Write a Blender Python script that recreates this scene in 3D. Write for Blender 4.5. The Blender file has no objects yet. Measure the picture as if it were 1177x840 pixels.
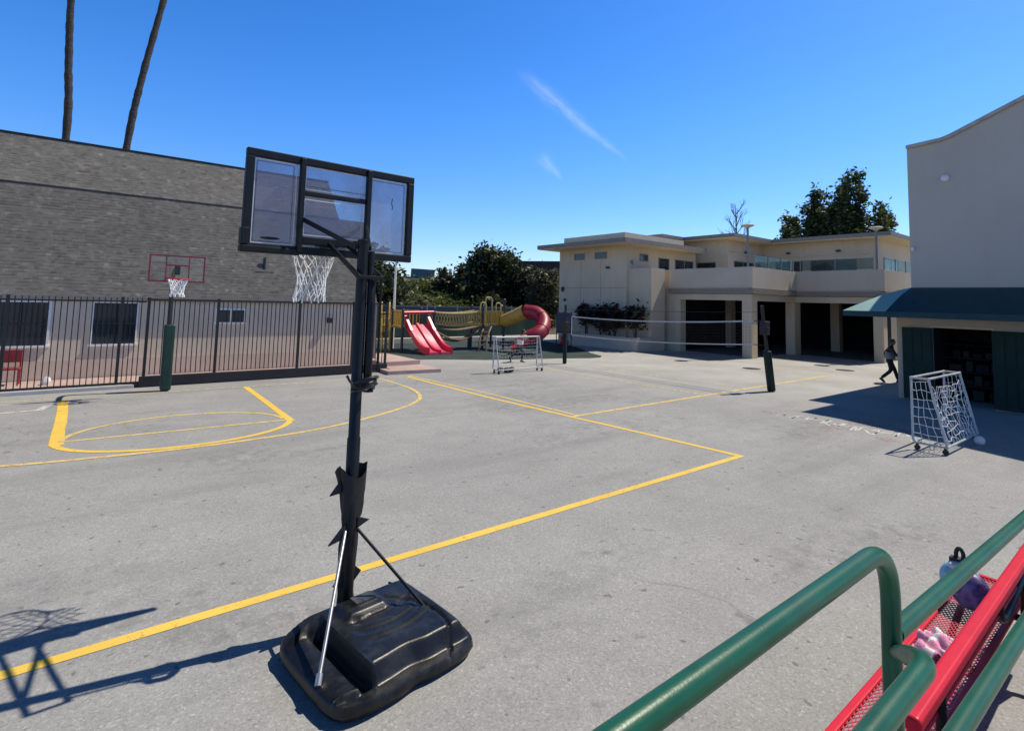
import bpy, math, random
import numpy as np
from mathutils import Vector, Matrix
PI = math.pi
R = math.radians
scene = bpy.context.scene
col = scene.collection
random.seed(7)

# ------------------------------------------------------------------ helpers
def origin(o):
    p = Vector((0, 0, 0))
    while o is not None:
        p = p + o.location
        o = o.parent
    return p

def tag(o, label=None, cat=None, group=None, kind=None):
    if label: o['label'] = label
    if cat: o['category'] = cat
    if group: o['group'] = group
    if kind: o['kind'] = kind
    return o

def thing(name, label, cat, loc, group=None, rz=0.0):
    o = bpy.data.objects.new(name, None)
    col.objects.link(o)
    o.location = loc
    o.rotation_euler = (0, 0, rz)
    o.empty_display_size = 0.2
    return tag(o, label, cat, group)

def copy_tree(o, parent=None):
    c = o.copy()
    col.objects.link(c)
    if parent is not None:
        c.parent = parent
    for ch in list(o.children):
        copy_tree(ch, c)
    return c

class MB:
    def __init__(s):
        s.v = []; s.f = []; s.m = []
    def face(s, pts, m=0):
        b = len(s.v)
        s.v += [tuple(p) for p in pts]
        s.f.append(tuple(range(b, b + len(pts)))); s.m.append(m)
    def box(s, lo, hi, m=0, M=None):
        x0, y0, z0 = lo; x1, y1, z1 = hi
        P = [(x0,y0,z0),(x1,y0,z0),(x1,y1,z0),(x0,y1,z0),(x0,y0,z1),(x1,y0,z1),(x1,y1,z1),(x0,y1,z1)]
        if M is not None: P = [tuple(M @ Vector(p)) for p in P]
        b = len(s.v); s.v += P
        for q in ((3,2,1,0),(4,5,6,7),(0,1,5,4),(1,2,6,5),(2,3,7,6),(3,0,4,7)):
            s.f.append(tuple(b + i for i in q)); s.m.append(m)
    def bar(s, a, b, w, h, m=0, up=(0, 0, 1)):
        """rectangular bar from a to b"""
        a = Vector(a); b = Vector(b); d = (b - a); L = d.length; d.normalize()
        u = Vector(up)
        if abs(d.dot(u)) > 0.95: u = Vector((0, 1, 0))
        x = d.cross(u).normalized(); z = x.cross(d)
        M = Matrix(((x.x, d.x, z.x, a.x), (x.y, d.y, z.y, a.y), (x.z, d.z, z.z, a.z), (0, 0, 0, 1)))
        s.box((-w/2, 0, -h/2), (w/2, L, h/2), m, M)
    def tube(s, pts, r, n=8, m=0, closed=False, cap=True):
        pts = [Vector(p) for p in pts]
        N = len(pts)
        rs = r if isinstance(r, (list, tuple)) else [r] * N
        T = []
        for i in range(N):
            if closed: d = pts[(i+1) % N] - pts[i-1]
            else: d = pts[min(i+1, N-1)] - pts[max(i-1, 0)]
            if d.length < 1e-9: d = Vector((0, 0, 1))
            T.append(d.normalized())
        u = Vector((0, 0, 1)) if abs(T[0].z) < 0.9 else Vector((1, 0, 0))
        X = T[0].cross(u).normalized()
        b = len(s.v)
        for i in range(N):
            X = (X - T[i] * X.dot(T[i]))
            if X.length < 1e-6: X = T[i].orthogonal()
            X.normalize()
            Y = T[i].cross(X)
            for k in range(n):
                a = 2 * PI * k / n
                s.v.append(tuple(pts[i] + (X * math.cos(a) + Y * math.sin(a)) * rs[i]))
        for i in range(N if closed else N - 1):
            j = (i + 1) % N
            for k in range(n):
                s.f.append((b+i*n+k, b+i*n+(k+1) % n, b+j*n+(k+1) % n, b+j*n+k)); s.m.append(m)
        if cap and not closed:
            s.f.append(tuple(b + k for k in reversed(range(n)))); s.m.append(m)
            s.f.append(tuple(b + (N-1)*n + k for k in range(n))); s.m.append(m)
    def lathe(s, c, prof, n=16, m=0):
        b = len(s.v)
        for (r, z) in prof:
            for k in range(n):
                a = 2 * PI * k / n
                s.v.append((c[0] + r*math.cos(a), c[1] + r*math.sin(a), c[2] + z))
        for i in range(len(prof) - 1):
            for k in range(n):
                s.f.append((b+i*n+k, b+i*n+(k+1) % n, b+(i+1)*n+(k+1) % n, b+(i+1)*n+k)); s.m.append(m)
        s.f.append(tuple(b + k for k in reversed(range(n)))); s.m.append(m)
        s.f.append(tuple(b + (len(prof)-1)*n + k for k in range(n))); s.m.append(m)
    def prism(s, poly, z0, z1, m=0):
        """vertical prism on a ground polygon (CCW)"""
        n = len(poly)
        s.face([(p[0], p[1], z1) for p in poly], m)
        s.face([(p[0], p[1], z0) for p in reversed(poly)], m)
        for i in range(n):
            a = poly[i]; c = poly[(i+1) % n]
            s.face([(a[0],a[1],z0),(c[0],c[1],z0),(c[0],c[1],z1),(a[0],a[1],z1)], m)
    def ellipsoid(s, c, r, nu=14, nv=9, m=0, wob=0, seed=0):
        rnd = random.Random(seed)
        b = len(s.v)
        for i in range(nv + 1):
            th = PI * i / nv
            for k in range(nu):
                a = 2*PI*k/nu
                w = 1 + wob * (rnd.random() - .5)
                s.v.append((c[0]+r[0]*w*math.sin(th)*math.cos(a), c[1]+r[1]*w*math.sin(th)*math.sin(a), c[2]+r[2]*w*math.cos(th)))
        for i in range(nv):
            for k in range(nu):
                s.f.append((b+(i+1)*nu+k, b+(i+1)*nu+(k+1) % nu, b+i*nu+(k+1) % nu, b+i*nu+k)); s.m.append(m)
    def build(s, name, mats, parent=None, smooth=False, bevel=0, local=False, seg=2):
        me = bpy.data.meshes.new(name)
        off = Vector((0, 0, 0)) if (local or parent is None) else origin(parent)
        me.from_pydata([(p[0]-off.x, p[1]-off.y, p[2]-off.z) for p in s.v], [], s.f)
        if not isinstance(mats, (list, tuple)): mats = [mats]
        for m in mats: me.materials.append(m)
        if len(mats) > 1:
            me.polygons.foreach_set('material_index', s.m)
        if smooth:
            me.polygons.foreach_set('use_smooth', [True] * len(me.polygons))
            try: me.set_sharp_from_angle(angle=R(38))
            except Exception: pass
        me.update()
        o = bpy.data.objects.new(name, me)
        col.objects.link(o)
        if parent is not None: o.parent = parent
        if bevel:
            b = o.modifiers.new('bevel', 'BEVEL'); b.width = bevel; b.segments = seg
            b.limit_method = 'ANGLE'; b.angle_limit = R(40)
        return o

def smooth_path(pts, k=6, closed=False):
    P = [Vector(p) for p in pts]; n = len(P); out = []
    for i in range(n if closed else n - 1):
        if closed: a, b, c, d = P[i-1], P[i], P[(i+1) % n], P[(i+2) % n]
        else: a, b, c, d = P[max(i-1,0)], P[i], P[i+1], P[min(i+2,n-1)]
        for j in range(k):
            t = j / k
            out.append(0.5*((2*b)+(c-a)*t+(2*a-5*b+4*c-d)*t*t+(3*b-a-3*c+d)*t*t*t))
    if not closed: out.append(P[-1])
    return out

def fillet(pts, r, k=6):
    """polyline with rounded corners"""
    P = [Vector(p) for p in pts]; out = [P[0]]
    for i in range(1, len(P)-1):
        a = (P[i-1]-P[i]); b = (P[i+1]-P[i])
        rr = min(r, a.length*.48, b.length*.48)
        A = P[i] + a.normalized()*rr; B = P[i] + b.normalized()*rr
        for j in range(k+1):
            t = j/k
            out.append(A*(1-t)*(1-t) + P[i]*2*t*(1-t) + B*t*t)
    out.append(P[-1])
    return out

# ------------------------------------------------------------------ materials
class NT:
    def __init__(s, name):
        s.m = bpy.data.materials.new(name); s.m.use_nodes = True
        s.t = s.m.node_tree; s.t.nodes.clear()
        s.out = s.n('ShaderNodeOutputMaterial')
    def n(s, typ, **kw):
        nd = s.t.nodes.new(typ)
        for k, v in kw.items():
            if k.startswith('i_'):
                nd.inputs[int(k[2:])].default_value = v
            else: setattr(nd, k, v)
        return nd
    def l(s, a, b): s.t.links.new(a, b)
    def coord(s, kind='Object', scale=(1, 1, 1)):
        tc = s.n('ShaderNodeTexCoord'); mp = s.n('ShaderNodeMapping')
        mp.inputs['Scale'].default_value = scale
        s.l(tc.outputs[kind], mp.inputs['Vector']); return mp.outputs['Vector']
    def noise(s, vec, scale, detail=4, rough=.55):
        nd = s.n('ShaderNodeTexNoise'); nd.inputs['Scale'].default_value = scale
        nd.inputs['Detail'].default_value = detail; nd.inputs['Roughness'].default_value = rough
        s.l(vec, nd.inputs['Vector']); return nd.outputs['Fac']
    def ramp(s, fac, stops):
        nd = s.n('ShaderNodeValToRGB'); e = nd.color_ramp.elements
        while len(e) < len(stops): e.new(.5)
        for i, (p, c) in enumerate(stops):
            e[i].position = p
            e[i].color = (c, c, c, 1) if isinstance(c, (int, float)) else (*c, 1)
        s.l(fac, nd.inputs['Fac']); return nd.outputs['Color']
    def mix(s, fac, a, b, mode='MIX'):
        nd = s.n('ShaderNodeMix'); nd.data_type = 'RGBA'; nd.blend_type = mode
        if isinstance(fac, (int, float)): nd.inputs[0].default_value = fac
        else: s.l(fac, nd.inputs[0])
        for i, x in ((6, a), (7, b)):
            if isinstance(x, tuple): nd.inputs[i].default_value = (*x, 1) if len(x) == 3 else x
            else: s.l(x, nd.inputs[i])
        return nd.outputs[2]
    def math(s, op, a, b=None):
        nd = s.n('ShaderNodeMath'); nd.operation = op
        for i, x in enumerate((a, b)):
            if x is None: continue
            if isinstance(x, (int, float)): nd.inputs[i].default_value = x
            else: s.l(x, nd.inputs[i])
        return nd.outputs[0]
    def bump(s, h, strength, dist=.01):
        nd = s.n('ShaderNodeBump'); nd.inputs['Strength'].default_value = strength
        nd.inputs['Distance'].default_value = dist
        s.l(h, nd.inputs['Height']); return nd.outputs['Normal']
    def bsdf(s, color, rough=.7, metal=0, spec=.5, normal=None, **kw):
        p = s.n('ShaderNodeBsdfPrincipled')
        if isinstance(color, tuple): p.inputs['Base Color'].default_value = (*color, 1)
        else: s.l(color, p.inputs['Base Color'])
        if isinstance(rough, (int, float)): p.inputs['Roughness'].default_value = rough
        else: s.l(rough, p.inputs['Roughness'])
        p.inputs['Metallic'].default_value = metal
        p.inputs['Specular IOR Level'].default_value = spec
        if normal is not None: s.l(normal, p.inputs['Normal'])
        for k, v in kw.items(): p.inputs[k.replace('_', ' ')].default_value = v
        return p
    def done(s, sh):
        s.l(sh.outputs[0] if hasattr(sh, 'outputs') else sh, s.out.inputs['Surface']); return s.m

def simple(name, c, rough=.6, metal=0, spec=.5, var=.18, scale=6, bump=0, bscale=60, dirt=0, dust=0, **kw):
    """colour with large and fine noise variation, optional dirt and bump"""
    t = NT(name); v = t.coord()
    a = t.noise(v, scale, 5)
    cc = t.mix(t.ramp(a, [(.3, 0.0), (.7, 1.0)]), tuple(x*(1-var) for x in c), tuple(min(1, x*(1+var)) for x in c))
    if dirt:
        d = t.noise(v, scale*.35, 8, .65)
        cc = t.mix(t.math('MULTIPLY', t.ramp(d, [(.48, 0.0), (.68, 1.0)]), dirt), cc, (.09, .08, .07))
    if dust:
        d = t.noise(v, scale*1.4, 9, .72)
        cc = t.mix(t.math('MULTIPLY', t.ramp(d, [(.46, 0.), (.70, 1.)]), dust), cc, (.055, .057, .060))
    nrm = t.bump(t.noise(v, bscale, 3), bump) if bump else None
    return t.done(t.bsdf(cc, rough, metal, spec, nrm, **kw))

def mat_asphalt():
    t = NT('asphalt'); v = t.coord()
    big = t.noise(v, .22, 6, .6); mid = t.noise(v, 1.3, 6, .6)
    fine = t.noise(v, 55, 3, .7); grit = t.noise(v, 120, 2, .8)
    c = t.mix(t.ramp(big, [(.3, 0.), (.7, 1.)]), (.292, .288, .277), (.355, .350, .336))
    c = t.mix(t.math('MULTIPLY', t.ramp(mid, [(.35, 1.), (.62, 0.)]), .30), c, (.215, .211, .202))
    # pebbles showing through the worn binder
    vo = t.n('ShaderNodeTexVoronoi'); vo.inputs['Scale'].default_value = 62; t.l(v, vo.inputs['Vector'])
    sep = t.n('ShaderNodeSeparateColor'); t.l(vo.outputs['Color'], sep.inputs[0])
    peb = t.ramp(sep.outputs[0], [(0, .55), (.25, .86), (.7, 1.05), (.9, 1.2), (1, 1.75)])
    c = t.mix(.38, c, peb, 'MULTIPLY')
    c = t.mix(.36, c, t.ramp(fine, [(.25, .58), (.75, 1.38)]), 'MULTIPLY')
    c = t.mix(.35, c, t.ramp(grit, [(.3, .6), (.7, 1.35)]), 'MULTIPLY')
    # long drag streaks and oily patches
    st = t.noise(t.coord('Object', (.25, 1.4, 1)), .55, 5, .6)
    c = t.mix(t.math('MULTIPLY', t.ramp(st, [(.52, 0.), (.66, 1.)]), .42), c, (.195, .193, .187))
    st2 = t.noise(t.coord('Object', (.5, 1.0, 1)), .30, 8, .68)
    c = t.mix(t.math('MULTIPLY', t.math('MULTIPLY', t.ramp(st2, [(.52, 0.), (.60, 1.)]), t.ramp(t.noise(v, 5, 5, .7), [(.42, 0.), (.62, 1.)])), .55), c, (.15, .149, .146))
    sp = t.noise(v, 2.6, 3, .5)
    c = t.mix(t.math('MULTIPLY', t.ramp(sp, [(.67, 0.), (.75, 1.)]), .55), c, (.12, .12, .118))
    sp2 = t.noise(v, 9, 2, .5)
    c = t.mix(t.math('MULTIPLY', t.ramp(sp2, [(.67, 0.), (.73, 1.)]), .65), c, (.10, .098, .092))
    sp3 = t.noise(v, 26, 2, .5)
    c = t.mix(t.math('MULTIPLY', t.ramp(sp3, [(.70, 0.), (.76, 1.)]), .55), c, (.11, .105, .10))
    # hairline cracks
    wv = t.n('ShaderNodeTexNoise'); wv.inputs['Scale'].default_value = .9; t.l(v, wv.inputs['Vector'])
    ad = t.n('ShaderNodeVectorMath'); ad.operation = 'MULTIPLY_ADD'; ad.inputs[1].default_value = (1.2, 1.2, 0)
    t.l(wv.outputs['Color'], ad.inputs[0]); t.l(v, ad.inputs[2])
    ck = t.n('ShaderNodeTexVoronoi'); ck.feature = 'DISTANCE_TO_EDGE'; ck.inputs['Scale'].default_value = .17
    t.l(ad.outputs[0], ck.inputs['Vector'])
    ckf = t.math('MULTIPLY', t.ramp(ck.outputs['Distance'], [(.0, 1.), (.0035, 0.)]), t.ramp(t.noise(v, .5, 3), [(.52, 0.), (.62, .3)]))
    c = t.mix(ckf, c, (.06, .06, .06))
    # paler, warmer concrete-like paving towards the garages
    s3 = t.n('ShaderNodeSeparateXYZ'); t.l(v, s3.inputs[0])
    far = t.math('ADD', s3.outputs[0], t.math('MULTIPLY', s3.outputs[1], .35))
    far = t.math('ADD', far, t.math('MULTIPLY', big, 3.0))
    warm = t.ramp(t.noise(v, .5, 6, .6), [(.35, (.34, .33, .305)), (.65, (.455, .44, .41))])
    mr = t.n('ShaderNodeMapRange'); mr.inputs[1].default_value = 17.5; mr.inputs[2].default_value = 24.5
    t.l(far, mr.inputs[0])
    c = t.mix(t.math('MULTIPLY', mr.outputs[0], .85), c, warm)
    h = t.math('ADD', t.math('MULTIPLY', fine, .6), t.math('MULTIPLY', vo.outputs['Distance'], .5))
    return t.done(t.bsdf(c, .88, 0, .25, t.bump(h, .35, .004)))

def mat_paint(name, c, worn=.5, lo=.0):
    t = NT(name); v = t.coord()
    w = t.noise(v, 7, 7, .7); g = t.noise(v, 60, 3, .7)
    th = .70 - .26*worn
    f = t.ramp(t.math('ADD', t.math('MULTIPLY', w, .6), t.math('MULTIPLY', g, .4)), [(th-.06, 1.0), (th+.06, lo)])
    c2 = t.mix(t.ramp(t.noise(v, 1.1, 4), [(.3, 0.), (.7, 1.)]), tuple(x*.86 for x in c), c)
    p = t.bsdf(c2, .75, 0, .3, t.bump(g, .4, .004))
    tr = t.n('ShaderNodeBsdfTransparent'); mx = t.n('ShaderNodeMixShader')   # bare asphalt shows where the paint has worn away
    t.l(f, mx.inputs[0]); t.l(tr.outputs[0], mx.inputs[1]); t.l(p.outputs[0], mx.inputs[2])
    return t.done(mx)

def mat_leaf(name, dark, light, trans=.25):
    t = NT(name)
    gm = t.n('ShaderNodeNewGeometry')
    c = t.ramp(gm.outputs['Random Per Island'], [(0, dark), (.6, tuple((a+b)/2 for a, b in zip(dark, light))), (1, light)])
    p = t.bsdf(c, .5, 0, .4)
    tr = t.n('ShaderNodeBsdfTranslucent'); t.l(t.mix(.5, c, (.25, .3, .04), 'MIX'), tr.inputs['Color'])
    mx = t.n('ShaderNodeMixShader'); mx.inputs[0].default_value = trans
    t.l(p.outputs[0], mx.inputs[1]); t.l(tr.outputs[0], mx.inputs[2])
    return t.done(mx)

def mat_stucco(name, c, var=.1, streak=.25, sc=1.0):
    t = NT(name); v = t.coord()
    a = t.noise(v, .6*sc, 6, .6)
    cc = t.mix(t.ramp(a, [(.3, 0.), (.7, 1.)]), tuple(x*(1-var) for x in c), tuple(x*(1+var) for x in c))
    st = t.noise(t.coord('Object', (3.5, 3.5, .35)), 1.2, 6, .6)
    cc = t.mix(t.math('MULTIPLY', t.ramp(st, [(.5, 0.), (.75, 1.)]), streak), cc, tuple(x*.55 for x in c))
    f = t.noise(v, 45, 4, .7)
    cc = t.mix(.3, cc, t.ramp(f, [(.3, .8), (.7, 1.15)]), 'MULTIPLY')
    return t.done(t.bsdf(cc, .9, 0, .2, t.bump(f, .35, .01)))

def mat_shingle():
    t = NT('roof_shingle'); tc = t.n('ShaderNodeTexCoord')
    sx = t.n('ShaderNodeSeparateXYZ'); t.l(tc.outputs['Object'], sx.inputs[0])
    v = t.coord()
    sl = t.math('ADD', sx.outputs[2], t.math('MULTIPLY', sx.outputs[1], .45))
    sl = t.math('DIVIDE', t.math('ADD', sl, t.math('MULTIPLY', t.math('SUBTRACT', t.noise(v, .8, 2), .5), .05)), .118)
    row = t.math('FLOOR', sl); fr = t.math('SUBTRACT', sl, row)
    def tabs(w, k):
        wn0 = t.n('ShaderNodeTexWhiteNoise'); wn0.noise_dimensions = '1D'; t.l(t.math('ADD', row, k), wn0.inputs['W'])
        xx = t.math('ADD', t.math('DIVIDE', sx.outputs[0], w), t.math('MULTIPLY', wn0.outputs['Value'], 7.0))
        cb = t.n('ShaderNodeCombineXYZ'); t.l(t.math('FLOOR', xx), cb.inputs[0]); t.l(row, cb.inputs[1]); cb.inputs[2].default_value = k
        wn = t.n('ShaderNodeTexWhiteNoise'); wn.noise_dimensions = '3D'; t.l(cb.outputs[0], wn.inputs['Vector']); return wn.outputs['Value']
    c = t.ramp(t.math('ADD', t.math('MULTIPLY', tabs(.11, 1.0), .6), t.math('MULTIPLY', tabs(.26, 5.0), .4)), [(.05, (.100, .093, .084)), (.25, (.126, .118, .107)), (.75, (.148, .139, .127)), (.93, (.178, .168, .154)), (1, (.22, .21, .192))])
    lip = t.ramp(fr, [(0, .52), (.22, .66), (.45, 1.0), (.9, 1.02), (1, 1.05)])  # shadow line painted darker along the bottom of each shingle course
    shade_mask = t.math('MULTIPLY', t.ramp(tabs(.15, 9.0), [(.30, .0), (.75, 1.0)]), .9)
    c = t.mix(shade_mask, c, t.mix(1.0, c, lip, 'MULTIPLY'))
    c = t.mix(.55, c, t.ramp(t.noise(v, 2.4, 6, .7), [(.25, .70), (.75, 1.28)]), 'MULTIPLY')
    c = t.mix(.5, c, t.ramp(t.noise(v, .3, 4), [(.3, .82), (.7, 1.14)]), 'MULTIPLY')
    c = t.mix(.35, c, t.ramp(t.noise(v, 50, 2, .7), [(.3, .7), (.7, 1.3)]), 'MULTIPLY')
    return t.done(t.bsdf(c, .95, 0, .15, t.bump(fr, .5, .02)))

def mat_glass_tint(name, tint, haze, hazecol, rough=.03, refl=.9):
    t = NT(name); v = t.coord()
    tr = t.n('ShaderNodeBsdfTransparent'); tr.inputs[0].default_value = (*tint, 1)
    gl = t.n('ShaderNodeBsdfGlossy'); gl.inputs['Roughness'].default_value = rough
    df = t.n('ShaderNodeBsdfDiffuse'); df.inputs[0].default_value = (*hazecol, 1)
    tl = t.n('ShaderNodeBsdfTranslucent'); tl.inputs[0].default_value = (*hazecol, 1)
    m0 = t.n('ShaderNodeMixShader'); m0.inputs[0].default_value = .5
    t.l(df.outputs[0], m0.inputs[1]); t.l(tl.outputs[0], m0.inputs[2])
    m1 = t.n('ShaderNodeMixShader')
    sm = t.noise(v, 2.2, 5, .6)
    t.l(t.math('MULTIPLY', t.ramp(sm, [(.3, .45), (.75, 1.5)]), haze), m1.inputs[0])
    t.l(tr.outputs[0], m1.inputs[1]); t.l(m0.outputs[0], m1.inputs[2])
    fr = t.n('ShaderNodeFresnel'); fr.inputs[0].default_value = 1.4
    m2 = t.n('ShaderNodeMixShader'); t.l(t.math('MULTIPLY', fr.outputs[0], refl), m2.inputs[0])
    t.l(m1.outputs[0], m2.inputs[1]); t.l(gl.outputs[0], m2.inputs[2])
    return t.done(m2)

def mat_window(name, c=(.012, .02, .026)):
    t = NT(name); v = t.coord()
    return t.done(t.bsdf(t.mix(t.ramp(t.noise(v, .8, 3), [(.35, 0.), (.65, 1.)]), c, tuple(x*2.2 for x in c)), .06, 0, .6))

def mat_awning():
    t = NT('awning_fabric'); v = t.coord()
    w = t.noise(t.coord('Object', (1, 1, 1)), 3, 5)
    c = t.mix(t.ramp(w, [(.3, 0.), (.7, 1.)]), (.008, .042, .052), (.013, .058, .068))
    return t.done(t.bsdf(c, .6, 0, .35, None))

def mat_bark(name, c1, c2, zs=6):
    t = NT(name); v = t.coord('Object', (1, 1, zs))
    n = t.noise(v, 3.0, 6, .65)
    return t.done(t.bsdf(t.mix(t.ramp(n, [(.35, 0.), (.65, 1.)]), c1, c2), .95, 0, .15, t.bump(n, .8, .05)))

M = {}
M['asphalt'] = mat_asphalt()
M['yellow'] = mat_paint('yellow_paint', (.82, .54, .095), .30)
M['yellow_thin'] = mat_paint('faded_yellow_paint', (.78, .56, .20), .50)
M['pale_line'] = mat_paint('pale_paint', (.66, .55, .33), .72)
M['white_line'] = mat_paint('white_line_paint', (.62, .62, .60), .55)
M['chalk_white'] = mat_paint('white_chalk', (.62, .62, .59), .52)
M['chalk_pink'] = mat_paint('pink_chalk', (.52, .27, .26), .92)
M['mat'] = simple('rubber_surface', (.040, .058, .055), .9, spec=.2, var=.25, scale=1.2, bump=.3, bscale=50)
M['shingle'] = mat_shingle()
M['stucco'] = mat_stucco('beige_stucco', (.58, .485, .355), .08, .18)
M['stucco_par'] = mat_stucco('parapet_stucco', (.56, .485, .385), .07, .12)
M['taupe'] = mat_stucco('taupe_stucco', (.51, .455, .39), .06, .07, .5)
M['fascia'] = simple('grey_fascia', (.23, .205, .175), .7, var=.12)
M['curbcap'] = simple('roof_edge_cream', (.60, .51, .37), .8, var=.08)
M['cream'] = simple('cream_soffit', (.66, .53, .34), .8, var=.06)
M['black'] = simple('black_powder_coat', (.009, .009, .010), .42, spec=.28, var=.3, scale=9)
M['iron'] = simple('black_iron', (.012, .012, .013), .55, var=.3)
M['base'] = simple('black_moulded_plastic', (.009, .0095, .011), .36, spec=.36, var=.5, scale=4, dust=.5, bump=.12, bscale=90)
M['basetop'] = simple('scuffed_plastic', (.05, .052, .054), .5, spec=.5, var=.6, scale=14, bump=.2)
M['steel'] = simple('galvanised_rod', (.55, .55, .54), .38, metal=.8, var=.15, scale=20)
M['nettape'] = simple('net_tape', (.42, .42, .41), .7, var=.12)
M['tape'] = simple('worn_white_edge', (.72, .74, .76), .5, var=.1)
M['cord'] = simple('white_cord', (.80, .80, .79), .85, var=.1, scale=30)
M['rubber_cord'] = simple('black_cable', (.02, .02, .022), .3, var=.3)
M['cloth_black'] = simple('torn_black_vinyl', (.012, .012, .013), .6, var=.4)
M['glass'] = mat_glass_tint('acrylic_backboard', (.80, .80, .86), .36, (.54, .52, .60))
M['railglass'] = mat_glass_tint('railing_glass', (.62, .70, .70), .02, (.4, .45, .45), refl=.22)
M['window'] = mat_window('window_glass')
M['winframe'] = simple('white_window_frame', (.86, .87, .86), .5, var=.08)
M['wallL'] = mat_stucco('grey_tan_wall', (.70, .605, .475), .10, .2)
M['wallpink'] = mat_stucco('pinkish_wall_base', (.66, .53, .43), .14, .2)
M['pinkcon'] = simple('pink_concrete', (.44, .32, .285), .9, spec=.2, var=.12, scale=2, bump=.2)
M['con'] = simple('pale_concrete', (.47, .45, .42), .9, spec=.2, var=.12, scale=2, bump=.2)
M['redline'] = simple('red_board_paint', (.21, .022, .032), .5, var=.15)
M['redrim'] = simple('red_rim_paint', (.50, .028, .035), .45, var=.15)
M['greenpad'] = simple('green_vinyl_pad', (.004, .032, .022), .45, var=.25, scale=3)
M['greenrail'] = simple('green_enamel', (.007, .090, .042), .36, spec=.34, var=.22, scale=9, dirt=.25, bump=.05, bscale=140)
M['redmetal'] = simple('red_coated_steel', (.62, .010, .030), .42, spec=.22, var=.10, scale=5)
M['redchair'] = simple('faded_red_chair', (.26, .020, .026), .6, var=.2)
M['redmesh'] = simple('red_mesh_coating', (.46, .020, .050), .45, var=.2, scale=12)
M['darkmetal'] = simple('dark_steel', (.02, .02, .022), .5, var=.3)
M['pvc'] = simple('white_pvc', (.46, .47, .47), .4, var=.12, dirt=.35, scale=5)
M['awning'] = mat_awning()
M['awning_sunlit'] = simple('painted_sunlit_fabric', (.26, .42, .39), .7, spec=.3, var=.08, scale=2)  # paler copy of the awning colour, painted for its sunlit corner
M['door'] = simple('green_painted_wood', (.006, .028, .023), .6, spec=.25, var=.2, scale=2, bump=.15)
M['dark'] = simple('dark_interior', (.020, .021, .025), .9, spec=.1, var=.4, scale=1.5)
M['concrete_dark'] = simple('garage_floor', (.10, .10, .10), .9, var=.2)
M['pink_plastic'] = simple('red_slide_plastic', (.62, .022, .065), .30, spec=.5, var=.1)
M['pink_slide'] = simple('slide_bed', (.70, .085, .16), .28, spec=.5, var=.08)
M['red_tube'] = simple('crimson_tube_plastic', (.27, .014, .034), .45, var=.15)
M['yplastic'] = simple('yellow_plastic', (.47, .31, .055), .45, var=.15)
M['ysteel'] = simple('yellow_rail', (.50, .40, .14), .5, var=.12)
M['blue'] = simple('navy_post', (.012, .022, .060), .45, var=.2)
M['brownrope'] = simple('bridge_plank', (.24, .17, .10), .8, var=.25)
M['greenscreen'] = simple('green_windscreen', (.010, .042, .036), .85, var=.25, scale=1.2)
M['bluewall'] = simple('grey_blue_wall', (.085, .105, .135), .85, var=.15, scale=.7)
M['brownwall'] = mat_stucco('brown_sound_wall', (.062, .046, .038), .2, .3)
M['soil'] = simple('dry_soil_and_weeds', (.075, .062, .045), .95, var=.5, scale=.5, bump=.4, bscale=8)
M['sage'] = mat_leaf('tree_leaf', (.008, .013, .007), (.046, .060, .026), .14)
M['bush'] = mat_leaf('bush_leaf', (.009, .014, .007), (.033, .042, .020), .12)
M['weed'] = mat_leaf('weed_leaf', (.030, .050, .010), (.12, .15, .035))
M['grey_leaf'] = mat_leaf('dry_leaf', (.040, .038, .026), (.11, .10, .07))
M['pine'] = mat_leaf('bright_leaf', (.008, .020, .008), (.085, .118, .040), .2)
M['purple'] = mat_leaf('dark_purple_leaf', (.006, .005, .007), (.020, .012, .018), .1)
M['frond'] = mat_leaf('palm_frond', (.03, .05, .015), (.09, .12, .04))
M['bark'] = mat_bark('brown_bark', (.035, .028, .022), (.11, .09, .07))
M['palm'] = mat_bark('palm_bark', (.030, .026, .024), (.10, .086, .078), 9)
M['greybark'] = mat_bark('grey_twig', (.09, .075, .075), (.19, .16, .16))
M['bill'] = simple('billboard_back', (.10, .15, .18), .7, var=.15)
M['lampdisc'] = simple('lamp_shade', (.50, .47, .40), .6, var=.1)
M['greymetal'] = simple('grey_metal', (.23, .23, .22), .5, var=.15)
M['skin'] = simple('skin', (.30, .17, .11), .55, var=.06)
M['skin_dark'] = simple('darker_skin', (.20, .11, .075), .55, var=.06)  # darker skin tone of the walking figure
M['hair'] = simple('black_hair', (.012, .010, .009), .5, var=.3)
M['navycloth'] = simple('black_trousers', (.012, .013, .018), .85, var=.3)
M['greycloth'] = simple('grey_panel_jacket', (.16, .18, .19), .85, var=.2)
M['blackcloth'] = simple('black_jacket', (.010, .011, .014), .8, var=.3)
M['pinkcloth'] = simple('pink_tshirt', (.55, .13, .19), .85, var=.12)
M['whitecloth'] = simple('white_cloth', (.72, .70, .68), .85, var=.06)
M['pink_knit'] = simple('pink_knit', (.66, .28, .42), .9, var=.35, scale=18, bump=.5, bscale=120)
M['bagblue'] = simple('pale_blue_nylon', (.26, .50, .66), .5, var=.3, scale=22)
M['orange'] = simple('orange_plastic', (.55, .12, .03), .5)
def mat_bagpattern():
    t = NT('floral_purple_nylon'); v = t.coord()
    vo = t.n('ShaderNodeTexVoronoi'); vo.inputs['Scale'].default_value = 17; t.l(v, vo.inputs['Vector'])
    c = t.ramp(vo.outputs['Distance'], [(.0, (.36, .05, .13)), (.25, (.22, .07, .22)), (.5, (.050, .040, .16)), (.8, (.16, .13, .33))])
    return t.done(t.bsdf(c, .45, 0, .5))
M['bagpattern'] = mat_bagpattern()
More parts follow.
